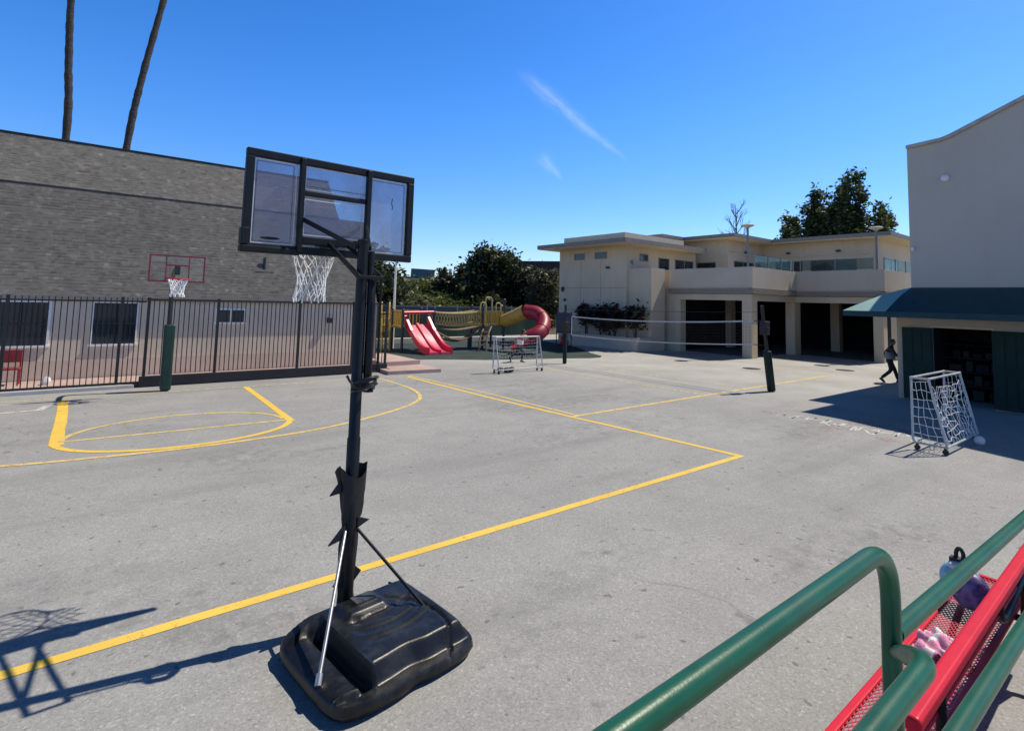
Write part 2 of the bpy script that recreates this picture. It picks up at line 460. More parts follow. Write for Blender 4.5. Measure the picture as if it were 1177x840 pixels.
# ------------------------------------------------------------------ camera, sun, sky
f_px, pitch, roll, yaw, v0 = 616.54, .0810023, -.0272069, .91002, 295.5
EYE = Vector((0, 0, 2.6))
cp, sp, cr, sr = math.cos(pitch), math.sin(pitch), math.cos(roll), math.sin(roll)
cx_, cy_ = math.cos(yaw), math.sin(yaw)
def lvl(v):       # level camera frame -> court frame (X along the fence, Y into the yard)
    return Vector((cy_*v[0] + cx_*v[1], -cx_*v[0] + cy_*v[1], v[2]))
_r = Vector((1, 0, 0)); _u = Vector((0, -sp, cp)); _f = Vector((0, cp, sp))
rt = lvl(_r*cr - _u*sr); up = lvl(_u*cr + _r*sr); fw = lvl(_f)
cam = bpy.data.cameras.new('camera')
co = bpy.data.objects.new('camera', cam); col.objects.link(co)
co.matrix_world = Matrix(((rt.x, up.x, -fw.x, EYE.x), (rt.y, up.y, -fw.y, EYE.y), (rt.z, up.z, -fw.z, EYE.z), (0, 0, 0, 1)))
cam.sensor_width = 36; cam.lens = f_px/1177*36
cam.shift_y = (v0 - 420)/1177
cam.clip_start = .05; cam.clip_end = 3000
scene.camera = co

SUN_AZ, SUN_EL = -11.0, 56.0
s = Vector((math.cos(R(SUN_EL))*math.cos(R(SUN_AZ)), math.cos(R(SUN_EL))*math.sin(R(SUN_AZ)), math.sin(R(SUN_EL))))
sun = bpy.data.lights.new('sun', 'SUN'); sun.energy = 5.0; sun.angle = R(.5); sun.color = (1, .93, .80)
so = bpy.data.objects.new('sun', sun); col.objects.link(so)
so.rotation_euler = (-s).to_track_quat('-Z', 'Y').to_euler(); so.location = (20, -10, 40)

w = bpy.data.worlds.new('World'); scene.world = w; w.use_nodes = True
nt = w.node_tree; nt.nodes.clear()
wo = nt.nodes.new('ShaderNodeOutputWorld'); bg = nt.nodes.new('ShaderNodeBackground')
sky = nt.nodes.new('ShaderNodeTexSky'); sky.sky_type = 'NISHITA'; sky.sun_disc = False
sky.sun_elevation = R(SUN_EL); sky.sun_rotation = R(90 - SUN_AZ)
sky.altitude = 0; sky.air_density = 1.0; sky.dust_density = .35; sky.ozone_density = 3.5
STREAK_A = (0.5788, 0.7148, 0.3924)
STREAK_B = (0.7339, 0.6274, 0.2601)
STREAK_C = (0.6278, 0.7316, 0.2655)
STREAK_D = (0.6653, 0.7124, 0.2232)
class WN(NT):
    def __init__(s, tree): s.t = tree
W_ = WN(nt)
hs = W_.n('ShaderNodeHueSaturation'); hs.inputs['Saturation'].default_value = 1.34
nt.links.new(sky.outputs[0], hs.inputs['Color'])
tcw = W_.n('ShaderNodeTexCoord'); sxw = W_.n('ShaderNodeSeparateXYZ'); W_.l(tcw.outputs['Generated'], sxw.inputs[0])
gain = W_.ramp(sxw.outputs[2], [(0, .88), (.15, .95), (.32, 1.0), (.54, .93), (.66, .14), (1, .06)])
base_sky = W_.mix(1.0, W_.mix(1.0, hs.outputs[0], (1.42, 1.50, 1.86), 'MULTIPLY'), gain, 'MULTIPLY')
def streak(p, q, width, seed, amount, col_in):
    """thin cirrus streak between two sky directions"""
    A, B = Vector(p).normalized(), Vector(q).normalized(); c = ((A+B)/2).normalized(); a = (B-A).normalized(); b = c.cross(a).normalized(); half = (B-A).length/2
    def dot(v):
        nd = W_.n('ShaderNodeVectorMath'); nd.operation = 'DOT_PRODUCT'; W_.l(tcw.outputs['Generated'], nd.inputs[0]); nd.inputs[1].default_value = v; return nd.outputs['Value']
    zc = dot(c); s_ = W_.math('DIVIDE', dot(a), zc); t_ = W_.math('DIVIDE', dot(b), zc)
    cb = W_.n('ShaderNodeCombineXYZ'); W_.l(s_, cb.inputs[0]); W_.l(t_, cb.inputs[1]); cb.inputs[2].default_value = seed
    mp = W_.n('ShaderNodeMapping'); mp.inputs['Scale'].default_value = (22, 75, 1); W_.l(cb.outputs[0], mp.inputs['Vector'])
    nz = W_.noise(mp.outputs['Vector'], 1.0, 6, .65)
    wob = W_.math('MULTIPLY', W_.math('SUBTRACT', W_.noise(cb.outputs[0], 16, 3, .5), .5), width*1.6)
    # wider and softer at the start, thin at the far tip
    u = W_.math('DIVIDE', s_, half)
    wd = W_.n('ShaderNodeMapRange'); wd.inputs[1].default_value = -1; wd.inputs[2].default_value = 1; wd.inputs[3].default_value = width*1.25; wd.inputs[4].default_value = width*.35; W_.l(u, wd.inputs[0])
    v = W_.math('DIVIDE', W_.math('ADD', t_, wob), wd.outputs[0])
    g1 = W_.math('EXPONENT', W_.math('MULTIPLY', W_.math('MULTIPLY', v, v), -1.0))
    u4 = W_.math('POWER', W_.math('ABSOLUTE', u), 5.0); g2 = W_.math('EXPONENT', W_.math('MULTIPLY', u4, -1.2))
    front = W_.math('GREATER_THAN', zc, .5)
    k = W_.math('MULTIPLY', W_.math('MULTIPLY', g1, g2), W_.math('MULTIPLY', front, W_.math('MULTIPLY', W_.ramp(nz, [(.28, .1), (.7, 1.)]), amount)))
    return W_.mix(k, col_in, (7.2, 8.4, 9.0))
c1 = streak(STREAK_A, STREAK_B, .0095, 1.0, .36, base_sky)
c1 = streak(STREAK_C, STREAK_D, .0085, 4.0, .30, c1)
nt.links.new(c1, bg.inputs[0]); nt.links.new(bg.outputs[0], wo.inputs[0])
bg.inputs['Strength'].default_value = .11

scene.view_settings.view_transform = 'Standard'; scene.view_settings.look = 'None'
scene.view_settings.exposure = 0; scene.view_settings.gamma = 1
scene.cycles.use_denoising = True
scene.cycles.max_bounces = 8; scene.cycles.transparent_max_bounces = 16
scene.cycles.sample_clamp_indirect = 6

# ------------------------------------------------------------------ ground and markings
def structure(o): o['kind'] = 'structure'; return o
g = MB(); g.face([(-900, -900, 0), (1200, -900, 0), (1200, 1200, 0), (-900, 1200, 0)])
structure(g.build('asphalt_ground', M['asphalt']))

def stripe(pts, w, z=.004, closed=False):
    """flat painted ribbon along a path"""
    P = [Vector((p[0], p[1], 0)) for p in pts]
    Q = [P[0]]          # hand painted: short steps, slightly uneven edges
    for a_, b_ in zip(P[:-1], P[1:]):
        k_ = max(1, int((b_-a_).length/.35)); Q += [a_.lerp(b_, (i_+1)/k_) for i_ in range(k_)]
    P = Q; n = len(P); mb = MB(); L = []; Rr = []; rj = random.Random(len(P))
    for i in range(n):
        if closed: d = P[(i+1) % n] - P[i-1]
        else: d = P[min(i+1, n-1)] - P[max(i-1, 0)]
        d.normalize(); nn = Vector((-d.y, d.x, 0))
        k = 1.0
        if 0 < i < n-1:
            d1 = (P[i]-P[i-1]).normalized(); k = 1/max(.6, d1.dot(d))
        L.append(P[i] + nn*w/2*k*rj.uniform(.93, 1.07)); Rr.append(P[i] - nn*w/2*k*rj.uniform(.93, 1.07))
    mb.v = [(p.x, p.y, z) for p in L] + [(p.x, p.y, z) for p in Rr]
    for i in range(n if closed else n-1):
        j = (i+1) % n
        mb.f.append((n+i, n+j, j, i)); mb.m.append(0)
    return mb
def marking(pts, w, mat, z=.004, name='court_marking', closed=False):
    return structure(stripe(pts, w, z, closed).build(name, M[mat]))
marking([(-3.5, 5.07), (9.19, 5.09)], .112, 'yellow')
marking([(9.13, 5.14), (8.93, 7.6), (8.80, 8.93), (8.55, 12.0), (8.46, 14.6), (8.42, 16.3)], .115, 'yellow', .0045)
marking([(9.02, 8.95), (8.91, 12.42), (8.70, 14.9), (8.54, 16.5)], .085, 'yellow_thin', .005)
marking([(8.86, 8.95), (14.3, 9.03), (23.6, 9.15)], .115, 'yellow_thin', .0055)
marking([(14.33, 9.1), (14.18, 12.4), (14.0, 16.0)], .12, 'pale_line', .006)
marking([(16.75, 9.1), (16.5, 12), (16.1, 15.2)], .12, 'pale_line', .006)
marking([(23.3, 9.2), (23.2, 12.0)], .12, 'pale_line', .006)
# key, free throw circle and three point line of the half court at the fence
marking([(-.35, 16.45), (-.31, 14.1), (-.30, 11.80)], .19, 'yellow')
marking([(3.56, 16.5), (3.50, 14.1), (3.43, 11.70)], .15, 'yellow', .0042)
marking([(-.27, 12.03), (3.36, 11.83)], .085, 'yellow_thin', .0048)
arc = [(1.55 + 1.80*math.cos(a), 12.0 + 1.38*math.sin(a)) for a in [PI*i/28 for i in range(29)]]
marking(arc, .085, 'yellow_thin', .0052)
arc = [(1.55 + 1.88*math.cos(a), 11.95 - 1.28*math.sin(a)) for a in [PI*i/28 for i in range(29)]]
marking(arc, .12, 'yellow', .0056)
tp = [(-4.9, 16.2), (-4.6, 14.2), (-3.9, 12.6), (-2.6, 11.4), (-.88, 10.85), (.33, 10.64), (1.4, 10.54), (2.4, 10.55), (3.54, 10.68), (4.91, 11.17), (6.24, 11.95), (6.98, 12.75), (7.38, 13.9), (7.46, 15.1), (7.43, 16.3)]
marking(smooth_path(tp, 5), .105, 'yellow_thin', .006)
marking([(-6, 16.78), (-.4, 16.69), (3.6, 16.54), (8.3, 16.36)], .10, 'pale_line', .0065)
marking([(-2.6, 15.22), (-.72, 15.34), (-.60, 15.86)], .13, 'white_line', .007)
# chalk scribbles beside the shaded storage doors
rnd = random.Random(3)
wh = MB(); pk = MB()
for i in range(11):
    y = 6.35 - i*.26; x = 13.55 + rnd.uniform(-.08, .08)
    pts = [(x + rnd.uniform(-.34, .34), y + rnd.uniform(-.14, .14)) for _ in range(rnd.choice((3, 4, 5)))]
    pts = [(p.x, p.y) for p in smooth_path([(a, b, 0) for a, b in pts], 4)]
    q = stripe(pts, .045, .004); b0 = len(wh.v); wh.v += q.v; wh.f += [tuple(j+b0 for j in f) for f in q.f]; wh.m += q.m
for (x, y) in ((13.5, 6.75), (13.0, 5.15), (12.9, 4.05), (14.1, 5.0), (14.1, 4.1)):
    pts = [(x + .23*math.cos(a)*rnd.uniform(.8, 1.2), y + .2*math.sin(a)*rnd.uniform(.8, 1.2), .0044) for a in [2*PI*i/9 for i in range(9)]]
    pk.face(pts)
structure(wh.build('white_chalk_marking', M['chalk_white'])); structure(pk.build('pink_chalk_marking', M['chalk_pink']))
# rubber play surface
mt = MB(); pts = [(10.1, 20.9), (11.8, 20.35), (13.7, 19.25), (15.4, 18.75), (17.1, 18.45), (18.6, 17.85), (19.4, 17.85), (20.1, 18.4), (20.6, 19.6), (22.5, 22.5), (24.0, 28.0), (9.0, 28.2), (9.2, 21.5)]
mt.face([(x, y, .004) for x, y in pts]); structure(mt.build('rubber_play_surface', M['mat']))
# raised walkway between fence and house, kerbs, pink steps
wk = MB(); wk.box((-14, 17.98, 0), (8.2, 19.45, .10)); structure(wk.build('pink_walkway', M['pinkcon'], bevel=.01))
kb = MB(); kb.box((-14, 17.66, 0), (1.05, 17.97, .09)); structure(kb.build('pale_kerb', M['con'], bevel=.012))
stp = thing('concrete_steps', 'two low pink concrete steps beside the house, at the right end of the black gate', 'steps', (9, 18, 0))
m = MB(); m.prism([(8.02, 16.92), (9.95, 16.72), (10.0, 18.3), (8.1, 18.3)], 0, .12); m.build('lower_step', M['pinkcon'], stp, bevel=.015)
m = MB(); m.prism([(8.35, 18.18), (9.93, 18.25), (9.85, 21.2), (8.75, 21.2), (8.75, 19.4), (8.35, 19.4)], .12, .27); m.prism([(8.37, 18.31), (9.9, 18.31), (9.83, 21.18), (8.77, 21.18), (8.77, 19.42), (8.37, 19.42)], 0, .12); m.build('upper_step', M['pinkcon'], stp, bevel=.015)
kb = MB(); kb.box((9.0, 28.0, 0), (24.0, 28.4, .30)); structure(kb.build('playground_kerb', M['con'], bevel=.02))
md = MB(); md.lathe((22.3, 11.9, 0), [(.36, 0), (.36, .008), (.30, .012), (0.02, .012)], 24)
tag(md.build('manhole_cover', M['darkmetal'], smooth=True), 'small round dark cover in the pale paving left of the garage pillar', 'manhole cover')
md = MB(); md.lathe((25.8, 9.6, 0), [(.36, 0), (.36, .008), (.30, .012), (0.02, .012)], 24)
tag(md.build('manhole_cover', M['darkmetal'], smooth=True), 'small round dark cover in the sunny paving in front of the right-hand garages', 'manhole cover')
# viewing ramp carrying the handrails (the camera stands on it)
rp = MB(); rp.prism([(-2.0, -1.3), (1.72, -1.3), (1.72, .57), (-2.0, .57)], 0, .98); rp.prism([(1.72, -1.3), (7.5, -1.3), (7.5, .57), (1.72, .57)], 0, .70)
structure(rp.build('entrance_ramp', M['con'], bevel=.02))

# ------------------------------------------------------------------ portable basketball hoop
hoop = thing('portable_basketball_hoop', 'black portable basketball hoop seen from behind with clear backboard and weighted base, in the foreground', 'basketball hoop', (1.765, 4.305, 0), rz=R(2))
L = dict(parent=hoop, local=True)
m = MB(); m.tube([(0, 0, .08), (0, 0, 1.45), (0, 0, 1.46), (0, 0, 3.06)], [.053, .053, .046, .046], 20); m.build('pole', M['black'], smooth=True, **L)
m = MB(); m.tube([(.082, -.02, 1.93), (.082, -.02, 2.72), (.07, -.01, 2.74), (.07, -.01, 2.98)], [.036, .036, .028, .028], 14); m.tube([(.135, -.09, 1.98), (.128, -.10, 2.76)], .011, 8); m.build('height_adjuster', M['black'], smooth=True, **L)
m = MB(); m.lathe((0, 0, 3.058), [(.05, 0), (.05, .012), (.03, .02)], 16); m.build('pole_cap', M['black'], smooth=True, **L)
# backboard
bx0, bx1, bz0, bz1, by = -.785, .83, 2.962, 3.85, .70
bb = MB(); F = .068; D0, D1 = by-.035, by+.025
bb.box((bx0, D0, bz1-F), (bx1, D1, bz1)); bb.box((bx0, D0, bz0), (bx1, D1, bz0+F))
bb.box((bx0, D0, bz0+F), (bx0+F, D1, bz1-F)); bb.box((bx1-F, D0, bz0+F), (bx1, D1, bz1-F))
for x in (-.315, .325): bb.box((x-.024, D0-.03, bz0+.02), (x+.024, D1-.035, bz1-.015))
bb.box((-.291, D0-.012, 3.497), (.301, D1-.04, 3.545)); bb.box((-.291, D0-.02, 3.055), (.301, D1-.03, 3.125))
board = bb.build('backboard', M['black'], bevel=.008, **L)
m = MB(); m.box((bx0+F, by+.004, bz0+F), (bx1-F, by+.010, bz1-F)); m.build('board_panel', M['glass'], parent=board, local=True)
m = MB()   # worn pale edge of the sheet and painted border lines
def rectline(x0, x1, z0, z1, t, y):
    m.box((x0, y, z1-t), (x1, y+.003, z1)); m.box((x0, y, z0), (x1, y+.003, z0+t)); m.box((x0, y, z0+t), (x0+t, y+.003, z1-t)); m.box((x1-t, y, z0+t), (x1, y+.003, z1-t))
for (x0, x1, z0, z1) in ((bx0+F+.006, -.352, bz0+F+.006, bz1-F-.006), (.36, bx1-F-.006, bz0+F+.006, bz1-F-.006), (-.275, .285, 3.14, 3.475), (-.275, .285, 3.562, bz1-F-.006)):
    rectline(x0, x1, z0, z1, .008, by-.001)
m.build('board_edging', M['tape'], parent=board, local=True)
m = MB()
for (x0, x1, z0, z1) in ((bx0+F+.022, -.375, bz0+F+.022, bz1-F-.022), (.375, bx1-F-.022, bz0+F+.022, bz1-F-.022), (-.33, .34, 3.16, 3.60)):
    rectline(x0, x1, z0, z1, .007, by+.0115)
m.build('border_line', M['black'], parent=board, local=True)
m = MB(); m.ellipsoid((-.552, by-.004, 3.086), (.085, .004, .012), 16, 6); m.build('sticker', M['black'], parent=board, local=True, smooth=True)
m = MB(); m.tube(smooth_path([(.605, by+.003, 3.60), (.598, by+.003, 3.55), (.609, by+.003, 3.52), (.606, by+.003, 3.49)], 4), .0035, 6); m.build('scratch_mark', M['black'], parent=board, local=True)
m = MB(); m.box((-.08, by-.028, bz0+.005), (.52, by-.012, bz0-.035)) if False else m.box((bx0-.012, by-.05, bz0-.012), (-.30, by+.035, bz0+.05)); m.box((bx0-.012, by-.05, bz0+.05), (bx0+.05, by+.035, bz0+.20)); m.build('corner_padding', M['black'], parent=board, local=True, bevel=.012)
# rim, bracket and net
RC = Vector((-.035, by+.36, 3.045)); RRad = .225
m = MB(); m.tube([RC + Vector((RRad*math.cos(a), RRad*math.sin(a), 0)) for a in [2*PI*i/36 for i in range(36)]], .0085, 8, closed=True)
m.tube([RC + Vector((.213*math.cos(a), .213*math.sin(a), -.022)) for a in [2*PI*i/36 for i in range(36)]], .004, 6, closed=True)
m.box((RC.x-.11, by+.026, 2.99), (RC.x+.11, by+.04, 3.09)); m.box((RC.x-.075, by+.04, 3.012), (RC.x+.075, by+.155, 3.050)); rim = m.build('rim', M['black'], smooth=True, **L)
def net_mesh(c, r0, r1, h, n=12, lev=5, rad=.0055, seed=1, sway=(0, 0)):
    rn = random.Random(seed); mb = MB(); rows = []
    for j in range(lev + 1):
        t = j/lev; r = r0 + (r1 - r0)*min(1, t*1.45)**.8 + (.02*(t-.7)/.3 if t > .7 else 0)
        rows.append([Vector((c[0] + sway[0]*t*t + r*math.cos(2*PI*(k+.5*(j % 2))/n + rn.uniform(-.07, .07)), c[1] + sway[1]*t*t + r*math.sin(2*PI*(k+.5*(j % 2))/n + rn.uniform(-.07, .07)), c[2] - h*t + rn.uniform(-.018, .012))) for k in range(n)])
    for j in range(lev):
        for k in range(n):
            a = rows[j][k]
            for kk in ((k, (k-1) % n) if j % 2 == 0 else (k, (k+1) % n)):
                b = rows[j+1][kk]; mid = (a+b)/2 + Vector((0, 0, -.012))
                mb.tube([a, mid, b], rad, 5)
    for k in range(n):
        mb.tube([rows[lev][k], rows[lev][k] + Vector((rn.uniform(-.02, .02), rn.uniform(-.02, .02), -.045))], rad*1.3, 5)
    return mb
net_mesh(RC, RRad-.01, .125, .46, 12, 5, .0052, 5, (-.02, 0)).build('net', M['cord'], parent=rim, local=True, smooth=True)
# parallelogram arms
m = MB()
for x, px in ((-.29, -.062), (.315, .062)):
    m.bar((x, by-.055, 3.275), (px, .0, 3.005), .020, .042)
for x, bxx in ((-.042, -.078), (.150, .118)):
    m.bar((x, by-.04, 3.075), (bxx, -.125, 2.755), .020, .044)
m.box((-.09, -.145, 2.742), (.135, -.118, 2.772))
m.build('support_arms', M['black'], bevel=.004, **L)
# cable coil at mid height
m = MB(); rn = random.Random(4)
for i in range(7):
    c = Vector((.045 + rn.uniform(-.012, .012), -.05, 1.885 + rn.uniform(-.03, .035))); r = rn.uniform(.075, .105)
    tx, ty = rn.uniform(-.35, .35), rn.uniform(-.5, .2)
    m.tube([c + Vector((r*math.cos(a), r*math.sin(a)*.9, r*(tx*math.cos(a)+ty*math.sin(a)))) for a in [2*PI*k/24 for k in range(24)]], .009, 6, closed=True)
m.tube(smooth_path([(-.10, -.03, 1.96), (-.07, -.07, 1.90), (.02, -.1, 1.84), (.10, -.09, 1.83)], 5), .010, 6)
m.build('cable_coil', M['rubber_cord'], smooth=True, **L)
# torn pole cover
m = MB(); rn = random.Random(9); na = 22
prof = [(1.20, .116), (1.12, .104), (1.02, .092), (.92, .080), (.84, .070), (.78, .062), (.72, .066), (.62, .070), (.48, .066), (.36, .068), (.25, .064), (.17, .066)]
b0 = 0
for i, (z, r) in enumerate(prof):
    for k in range(na):
        a = 2*PI*k/na
        sx = 1.12 if z > .8 else 1.0
        rr = r*(1 + .16*math.sin(3*a + i*.6) + rn.uniform(-.10, .10)) if i else r*(1 + .10*math.sin(5*a))
        zz = z + (.045*math.sin(2*a+1.0) + rn.uniform(-.02, .02) if i == 0 else 0)
        m.v.append((rr*sx*math.cos(a), rr*.60*math.sin(a), zz))
for i in range(len(prof)-1):
    for k in range(na):
        if 7 < i and k in (3, 4, 14): continue
        m.f.append((i*na+k, i*na+(k+1) % na, (i+1)*na+(k+1) % na, (i+1)*na+k)); m.m.append(0)
for (a, b, c) in (((-.05, -.04, .80), (-.185, -.05, .665), (-.04, -.05, .70)), ((.05, -.04, .83), (.155, -.03, .785), (.05, -.04, .745)), ((-.10, -.02, 1.13), (-.185, -.03, 1.035), (-.09, -.02, 1.04)), ((.05, -.03, .45), (.105, -.03, .40), (.05, -.03, .34)), ((-.05, -.03, .42), (-.12, -.02, .33), (-.05, -.03, .31))):
    a, b, c = Vector(a), Vector(b), Vector(c); d = Vector((0, .02, 0))
    m.face([a, b, c]); m.face([c+d, b+d, a+d]); m.face([a+d, b+d, b, a]); m.face([c, b, b+d, c+d])
m.build('pole_cover', M['cloth_black'], smooth=True, **L)
# struts
m = MB(); m.tube([(-.055, -.05, .745), (-.475, -.705, .150)], .0125, 10); m.tube([(-.46, -.682, .175), (-.485, -.72, .130)], .021, 10); m.build('strut', M['steel'], smooth=True, **L)
m = MB(); m.tube([(.045, -.045, .745), (.425, -.49, .215)], .0125, 10); m.build('strut', M['black'], smooth=True, **L)
# base body: heightfield with rolled sides
def base_h(u, v):
    """moulded top of the water base; u across, v to the pole side, both -1..1"""
    def sst(a, b, x):
        t = min(1, max(0, (x-a)/(b-a))); return t*t*(3-2*t)
    # flat deck with steep shoulders, front edge slightly waisted
    front = -.70 + .035*math.cos(u*2.6) - .025*math.exp(-((u-.30)/.16)**2)
    dl, dr, df, db = (-.50)-u, u-.80, front-v, v-.80
    d = max(dl if v > -.86 else -1, dr, df, db, 0)
    h = .232 - .118*sst(0, .17, d) - .012*max(0, -v)
    # separate rolled lip on the left, behind a trench
    if u < -.48:
        lip = .150 - .55*(u+.80)**2*1.6
        tr = sst(-.88, -.80, v)*(1-sst(.58, .72, v))
        floor_ = .085
        inl = sst(-.72, -.66, u)
        tz = floor_*inl + lip*(1-inl)
        keep = sst(-.56, -.50, u)
        hf = .232 - .118*sst(0, .17, max(front-v, v-.80, 0))
        h = (tz*(1-keep) + .228*keep)*tr + min(hf, .232-.30*max(0, -.60-u)**1.2)*(1-tr)
    cap = (1-sst(.24, .34, abs(u+.02)))*(1-sst(.19, .28, abs(v-.50)))
    h += .040*cap; h += .012*(1-sst(.15, .18, abs(u-.03)))*(1-sst(.12, .15, abs(v-.52)))
    if u > -.40 and v < .34:
        dd = math.hypot((u-.12)*.9, (v-.62)*1.0)
        fan = (1-sst(.46, .62, abs(u-.22)))*sst(-.62, -.50, v)
        h -= .009*fan*(sst(.44, .47, dd)-sst(.56, .59, dd)) + .009*fan*(sst(.68, .71, dd)-sst(.80, .83, dd)) + .008*fan*(sst(.92, .95, dd)-sst(1.02, 1.05, dd))
    h -= .016*math.exp(-((math.hypot(u+.50, v+.35)-1.22)/.022)**2)*(1 if u > .35 else 0)
    h -= .09*math.exp(-((u+.12)/.11)**2-((v-1.0)/.17)**2)
    return max(h, .075)
Nn = 84; bm = MB(); hw, hd = .58, .515
cb, sb = math.cos(R(5)), math.sin(R(5))
def bpt(u, v, z, k=1.0):
    # square grid mapped to a rounded square
    uu = u*math.sqrt(1-.20*v**6); vv = v*math.sqrt(1-.20*u**6)
    wob = 1 - .035*math.exp(-(uu/.16)**2)*(1 if vv < -.5 else 0)*abs(vv)
    x = uu*hw*k; y = vv*hd*k*wob
    return (.050 + x*cb - y*sb, -.480 + x*sb + y*cb, z)
for j in range(Nn+1):
    for i in range(Nn+1):
        u = -1+2*i/Nn; v = -1+2*j/Nn
        u = math.sin(u*PI/2)*.35+u*.65; v = math.sin(v*PI/2)*.35+v*.65
        bm.v.append(bpt(u*.965, v*.965, base_h(u, v)))
for j in range(Nn):
    for i in range(Nn):
        a = j*(Nn+1)+i; bm.f.append((a, a+1, a+Nn+2, a+Nn+1)); bm.m.append(0)
ring = [i for i in range(Nn+1)] + [j*(Nn+1)+Nn for j in range(1, Nn+1)] + [Nn*(Nn+1)+i for i in range(Nn-1, -1, -1)] + [j*(Nn+1) for j in range(Nn-1, 0, -1)]
prev = ring
for (k, dz, flat) in ((.985, -.012, .6), (.997, -.032, .3), (1.0, 0, .052), (.988, 0, .046), (.975, 0, .022), (.94, 0, .008)):
    cur = []
    for r_ in ring:
        i, j = r_ % (Nn+1), r_ // (Nn+1)
        u = -1+2*i/Nn; v = -1+2*j/Nn
        u = math.sin(u*PI/2)*.35+u*.65; v = math.sin(v*PI/2)*.35+v*.65
        z = bm.v[r_][2]+dz if dz else flat
        cur.append(len(bm.v)); bm.v.append(bpt(u, v, z, k))
    for q in range(len(ring)):
        bm.f.append((prev[q], cur[q], cur[(q+1) % len(ring)], prev[(q+1) % len(ring)])); bm.m.append(0)
    prev = cur
bm.f.append(tuple(reversed(prev))); bm.m.append(0)
bo = bm.build('base', M['base'], smooth=True, **L)
m = MB()
for (u0, u1, v0_, v1_) in ((-.11, .17, .41, .63),):
    m.face([bpt(u, v, base_h(u, v)+.004) for u, v in ((u0, v0_), (u1, v0_), (u1, v1_), (u0, v1_))])
m.build('filler_cap', M['basetop'], parent=bo, local=True)
m = MB()
for q in (-.28, .40):
    m = MB(); m.tube([bpt(q-.06, .93, .05), bpt(q+.06, .93, .05)], .05, 16); m.build('wheel', M['black'], parent=bo, local=True, smooth=True)
m = MB(); m.tube(smooth_path([(.36, -.02, .225), (.44, -.16, .215), (.515, -.36, .190), (.545, -.54, .165), (.535, -.66, .115)], 6), .008, 6); m.build('strap', M['rubber_cord'], parent=bo, local=True, smooth=True)

# ------------------------------------------------------------------ fixed hoop at the fence
fh = thing('fixed_basketball_hoop', 'fixed hoop with red-outlined clear backboard on a green padded post at the fence', 'basketball hoop', (1.69, 16.8, 0))
m = MB(); m.tube([(1.66, 16.8, 0), (1.66, 16.8, 2.9)], .055, 12); m.tube(smooth_path([(1.66, 16.8, 2.85), (1.66, 16.7, 3.08), (1.66, 16.4, 3.17), (1.66, 15.97, 3.17)], 5), .05, 10); m.build('post', M['darkmetal'], fh, smooth=True)
m = MB(); m.box((1.555, 16.685, .02), (1.80, 16.92, 1.73)); m.build('post_padding', M['greenpad'], fh, bevel=.05, seg=3)
m = MB(); t = .035
x0, x1, z0, z1, y = 1.05, 2.27, 2.83, 3.51, 15.92
for (a, b, c, d) in ((x0, x1, z1-t, z1), (x0, x1, z0, z0+t), (x0, x0+t, z0+t, z1-t), (x1-t, x1, z0+t, z1-t), (1.40, 1.425, z0+t, z1-t), (1.90, 1.925, z0+t, z1-t), (1.425, 1.90, 3.235, 3.275)): m.box((a, y, c), (b, y+.03, d))
fb = m.build('backboard', M['redline'], fh)
m = MB(); m.box((x0+.02, y+.01, z0+.02), (x1-.02, y+.018, z1-.02)); m.build('board_panel', mat_glass_tint('clear_acrylic', (.96, .96, .96), .05, (.5, .5, .5)), fb)
m = MB(); m.box((1.60, y-.004, 3.02), (1.72, y+.08, 3.24)); m.build('board_bracket', M['darkmetal'], fb)
m = MB(); c = Vector((1.655, 15.62, 2.91)); m.tube([c + Vector((.225*math.cos(a), .225*math.sin(a), 0)) for a in [2*PI*i/28 for i in range(28)]], .016, 8, closed=True); m.box((1.42, y-.08, 2.885), (1.89, y-.005, 2.94)); fr_ = m.build('rim', M['redrim'], fh, smooth=True)
net_mesh(c, .215, .13, .40, 10, 4, .012, 3).build('net', M['cord'], fr_, smooth=True)

# ------------------------------------------------------------------ fence and sliding gate
def pickets(mb, x0, x1, y, z0, z1, step=.127, r=.011):
    n = int((x1-x0)/step)
    for i in range(1, n+1):
        x = x0 + (x1-x0)*i/(n+1)
        mb.box((x-r, y-r, z0), (x+r, y+r, z1))
fe = thing('iron_fence', 'black iron picket fence on the pale kerb in front of the house windows', 'fence', (-4, 17.8, 0))
fx = [-13.6, -11.2, -8.8, -6.4, -4.0, -1.6, .66]
for x in fx: m = MB(); m.box((x-.035, 17.77, .05), (x+.035, 17.84, 2.42)); m.build('post', M['iron'], fe)
m = MB()
for z in (.13, 2.30): m.box((-13.6, 17.785, z-.02), (1.2, 17.825, z+.02))
m.build('rail', M['iron'], fe)
for a, b in zip(fx, fx[1:] + [1.2]):
    m = MB(); pickets(m, a, b, 17.805, .11, 2.40); m.build('picket_panel', M['iron'], fe)
gt = thing('sliding_gate', 'long black picket gate with solid kick plate, right of the fixed hoop', 'gate', (4.7, 17.75, 0))
gx = [1.25, 2.95, 5.27, 7.05, 8.26]
for x in gx: m = MB(); m.box((x-.035, 17.70, .05), (x+.035, 17.77, 2.42)); m.build('post', M['iron'], gt)
m = MB()
for z in (2.36,): m.box((1.2, 17.715, z-.025), (8.3, 17.755, z+.025))
m.build('top_rail', M['iron'], gt)
m = MB(); m.box((1.15, 17.66, .03), (8.32, 17.80, .29)); m.build('kick_plate', M['iron'], gt, bevel=.01)
for a, b in zip(gx, gx[1:]):
    m = MB(); pickets(m, a, b, 17.735, .33, 2.34); m.build('picket_panel', M['iron'], gt)
m = MB(); m.box((8.285, 17.5, .02), (8.36, 17.9, .12)); m.build('gate_stop', M['iron'], gt)
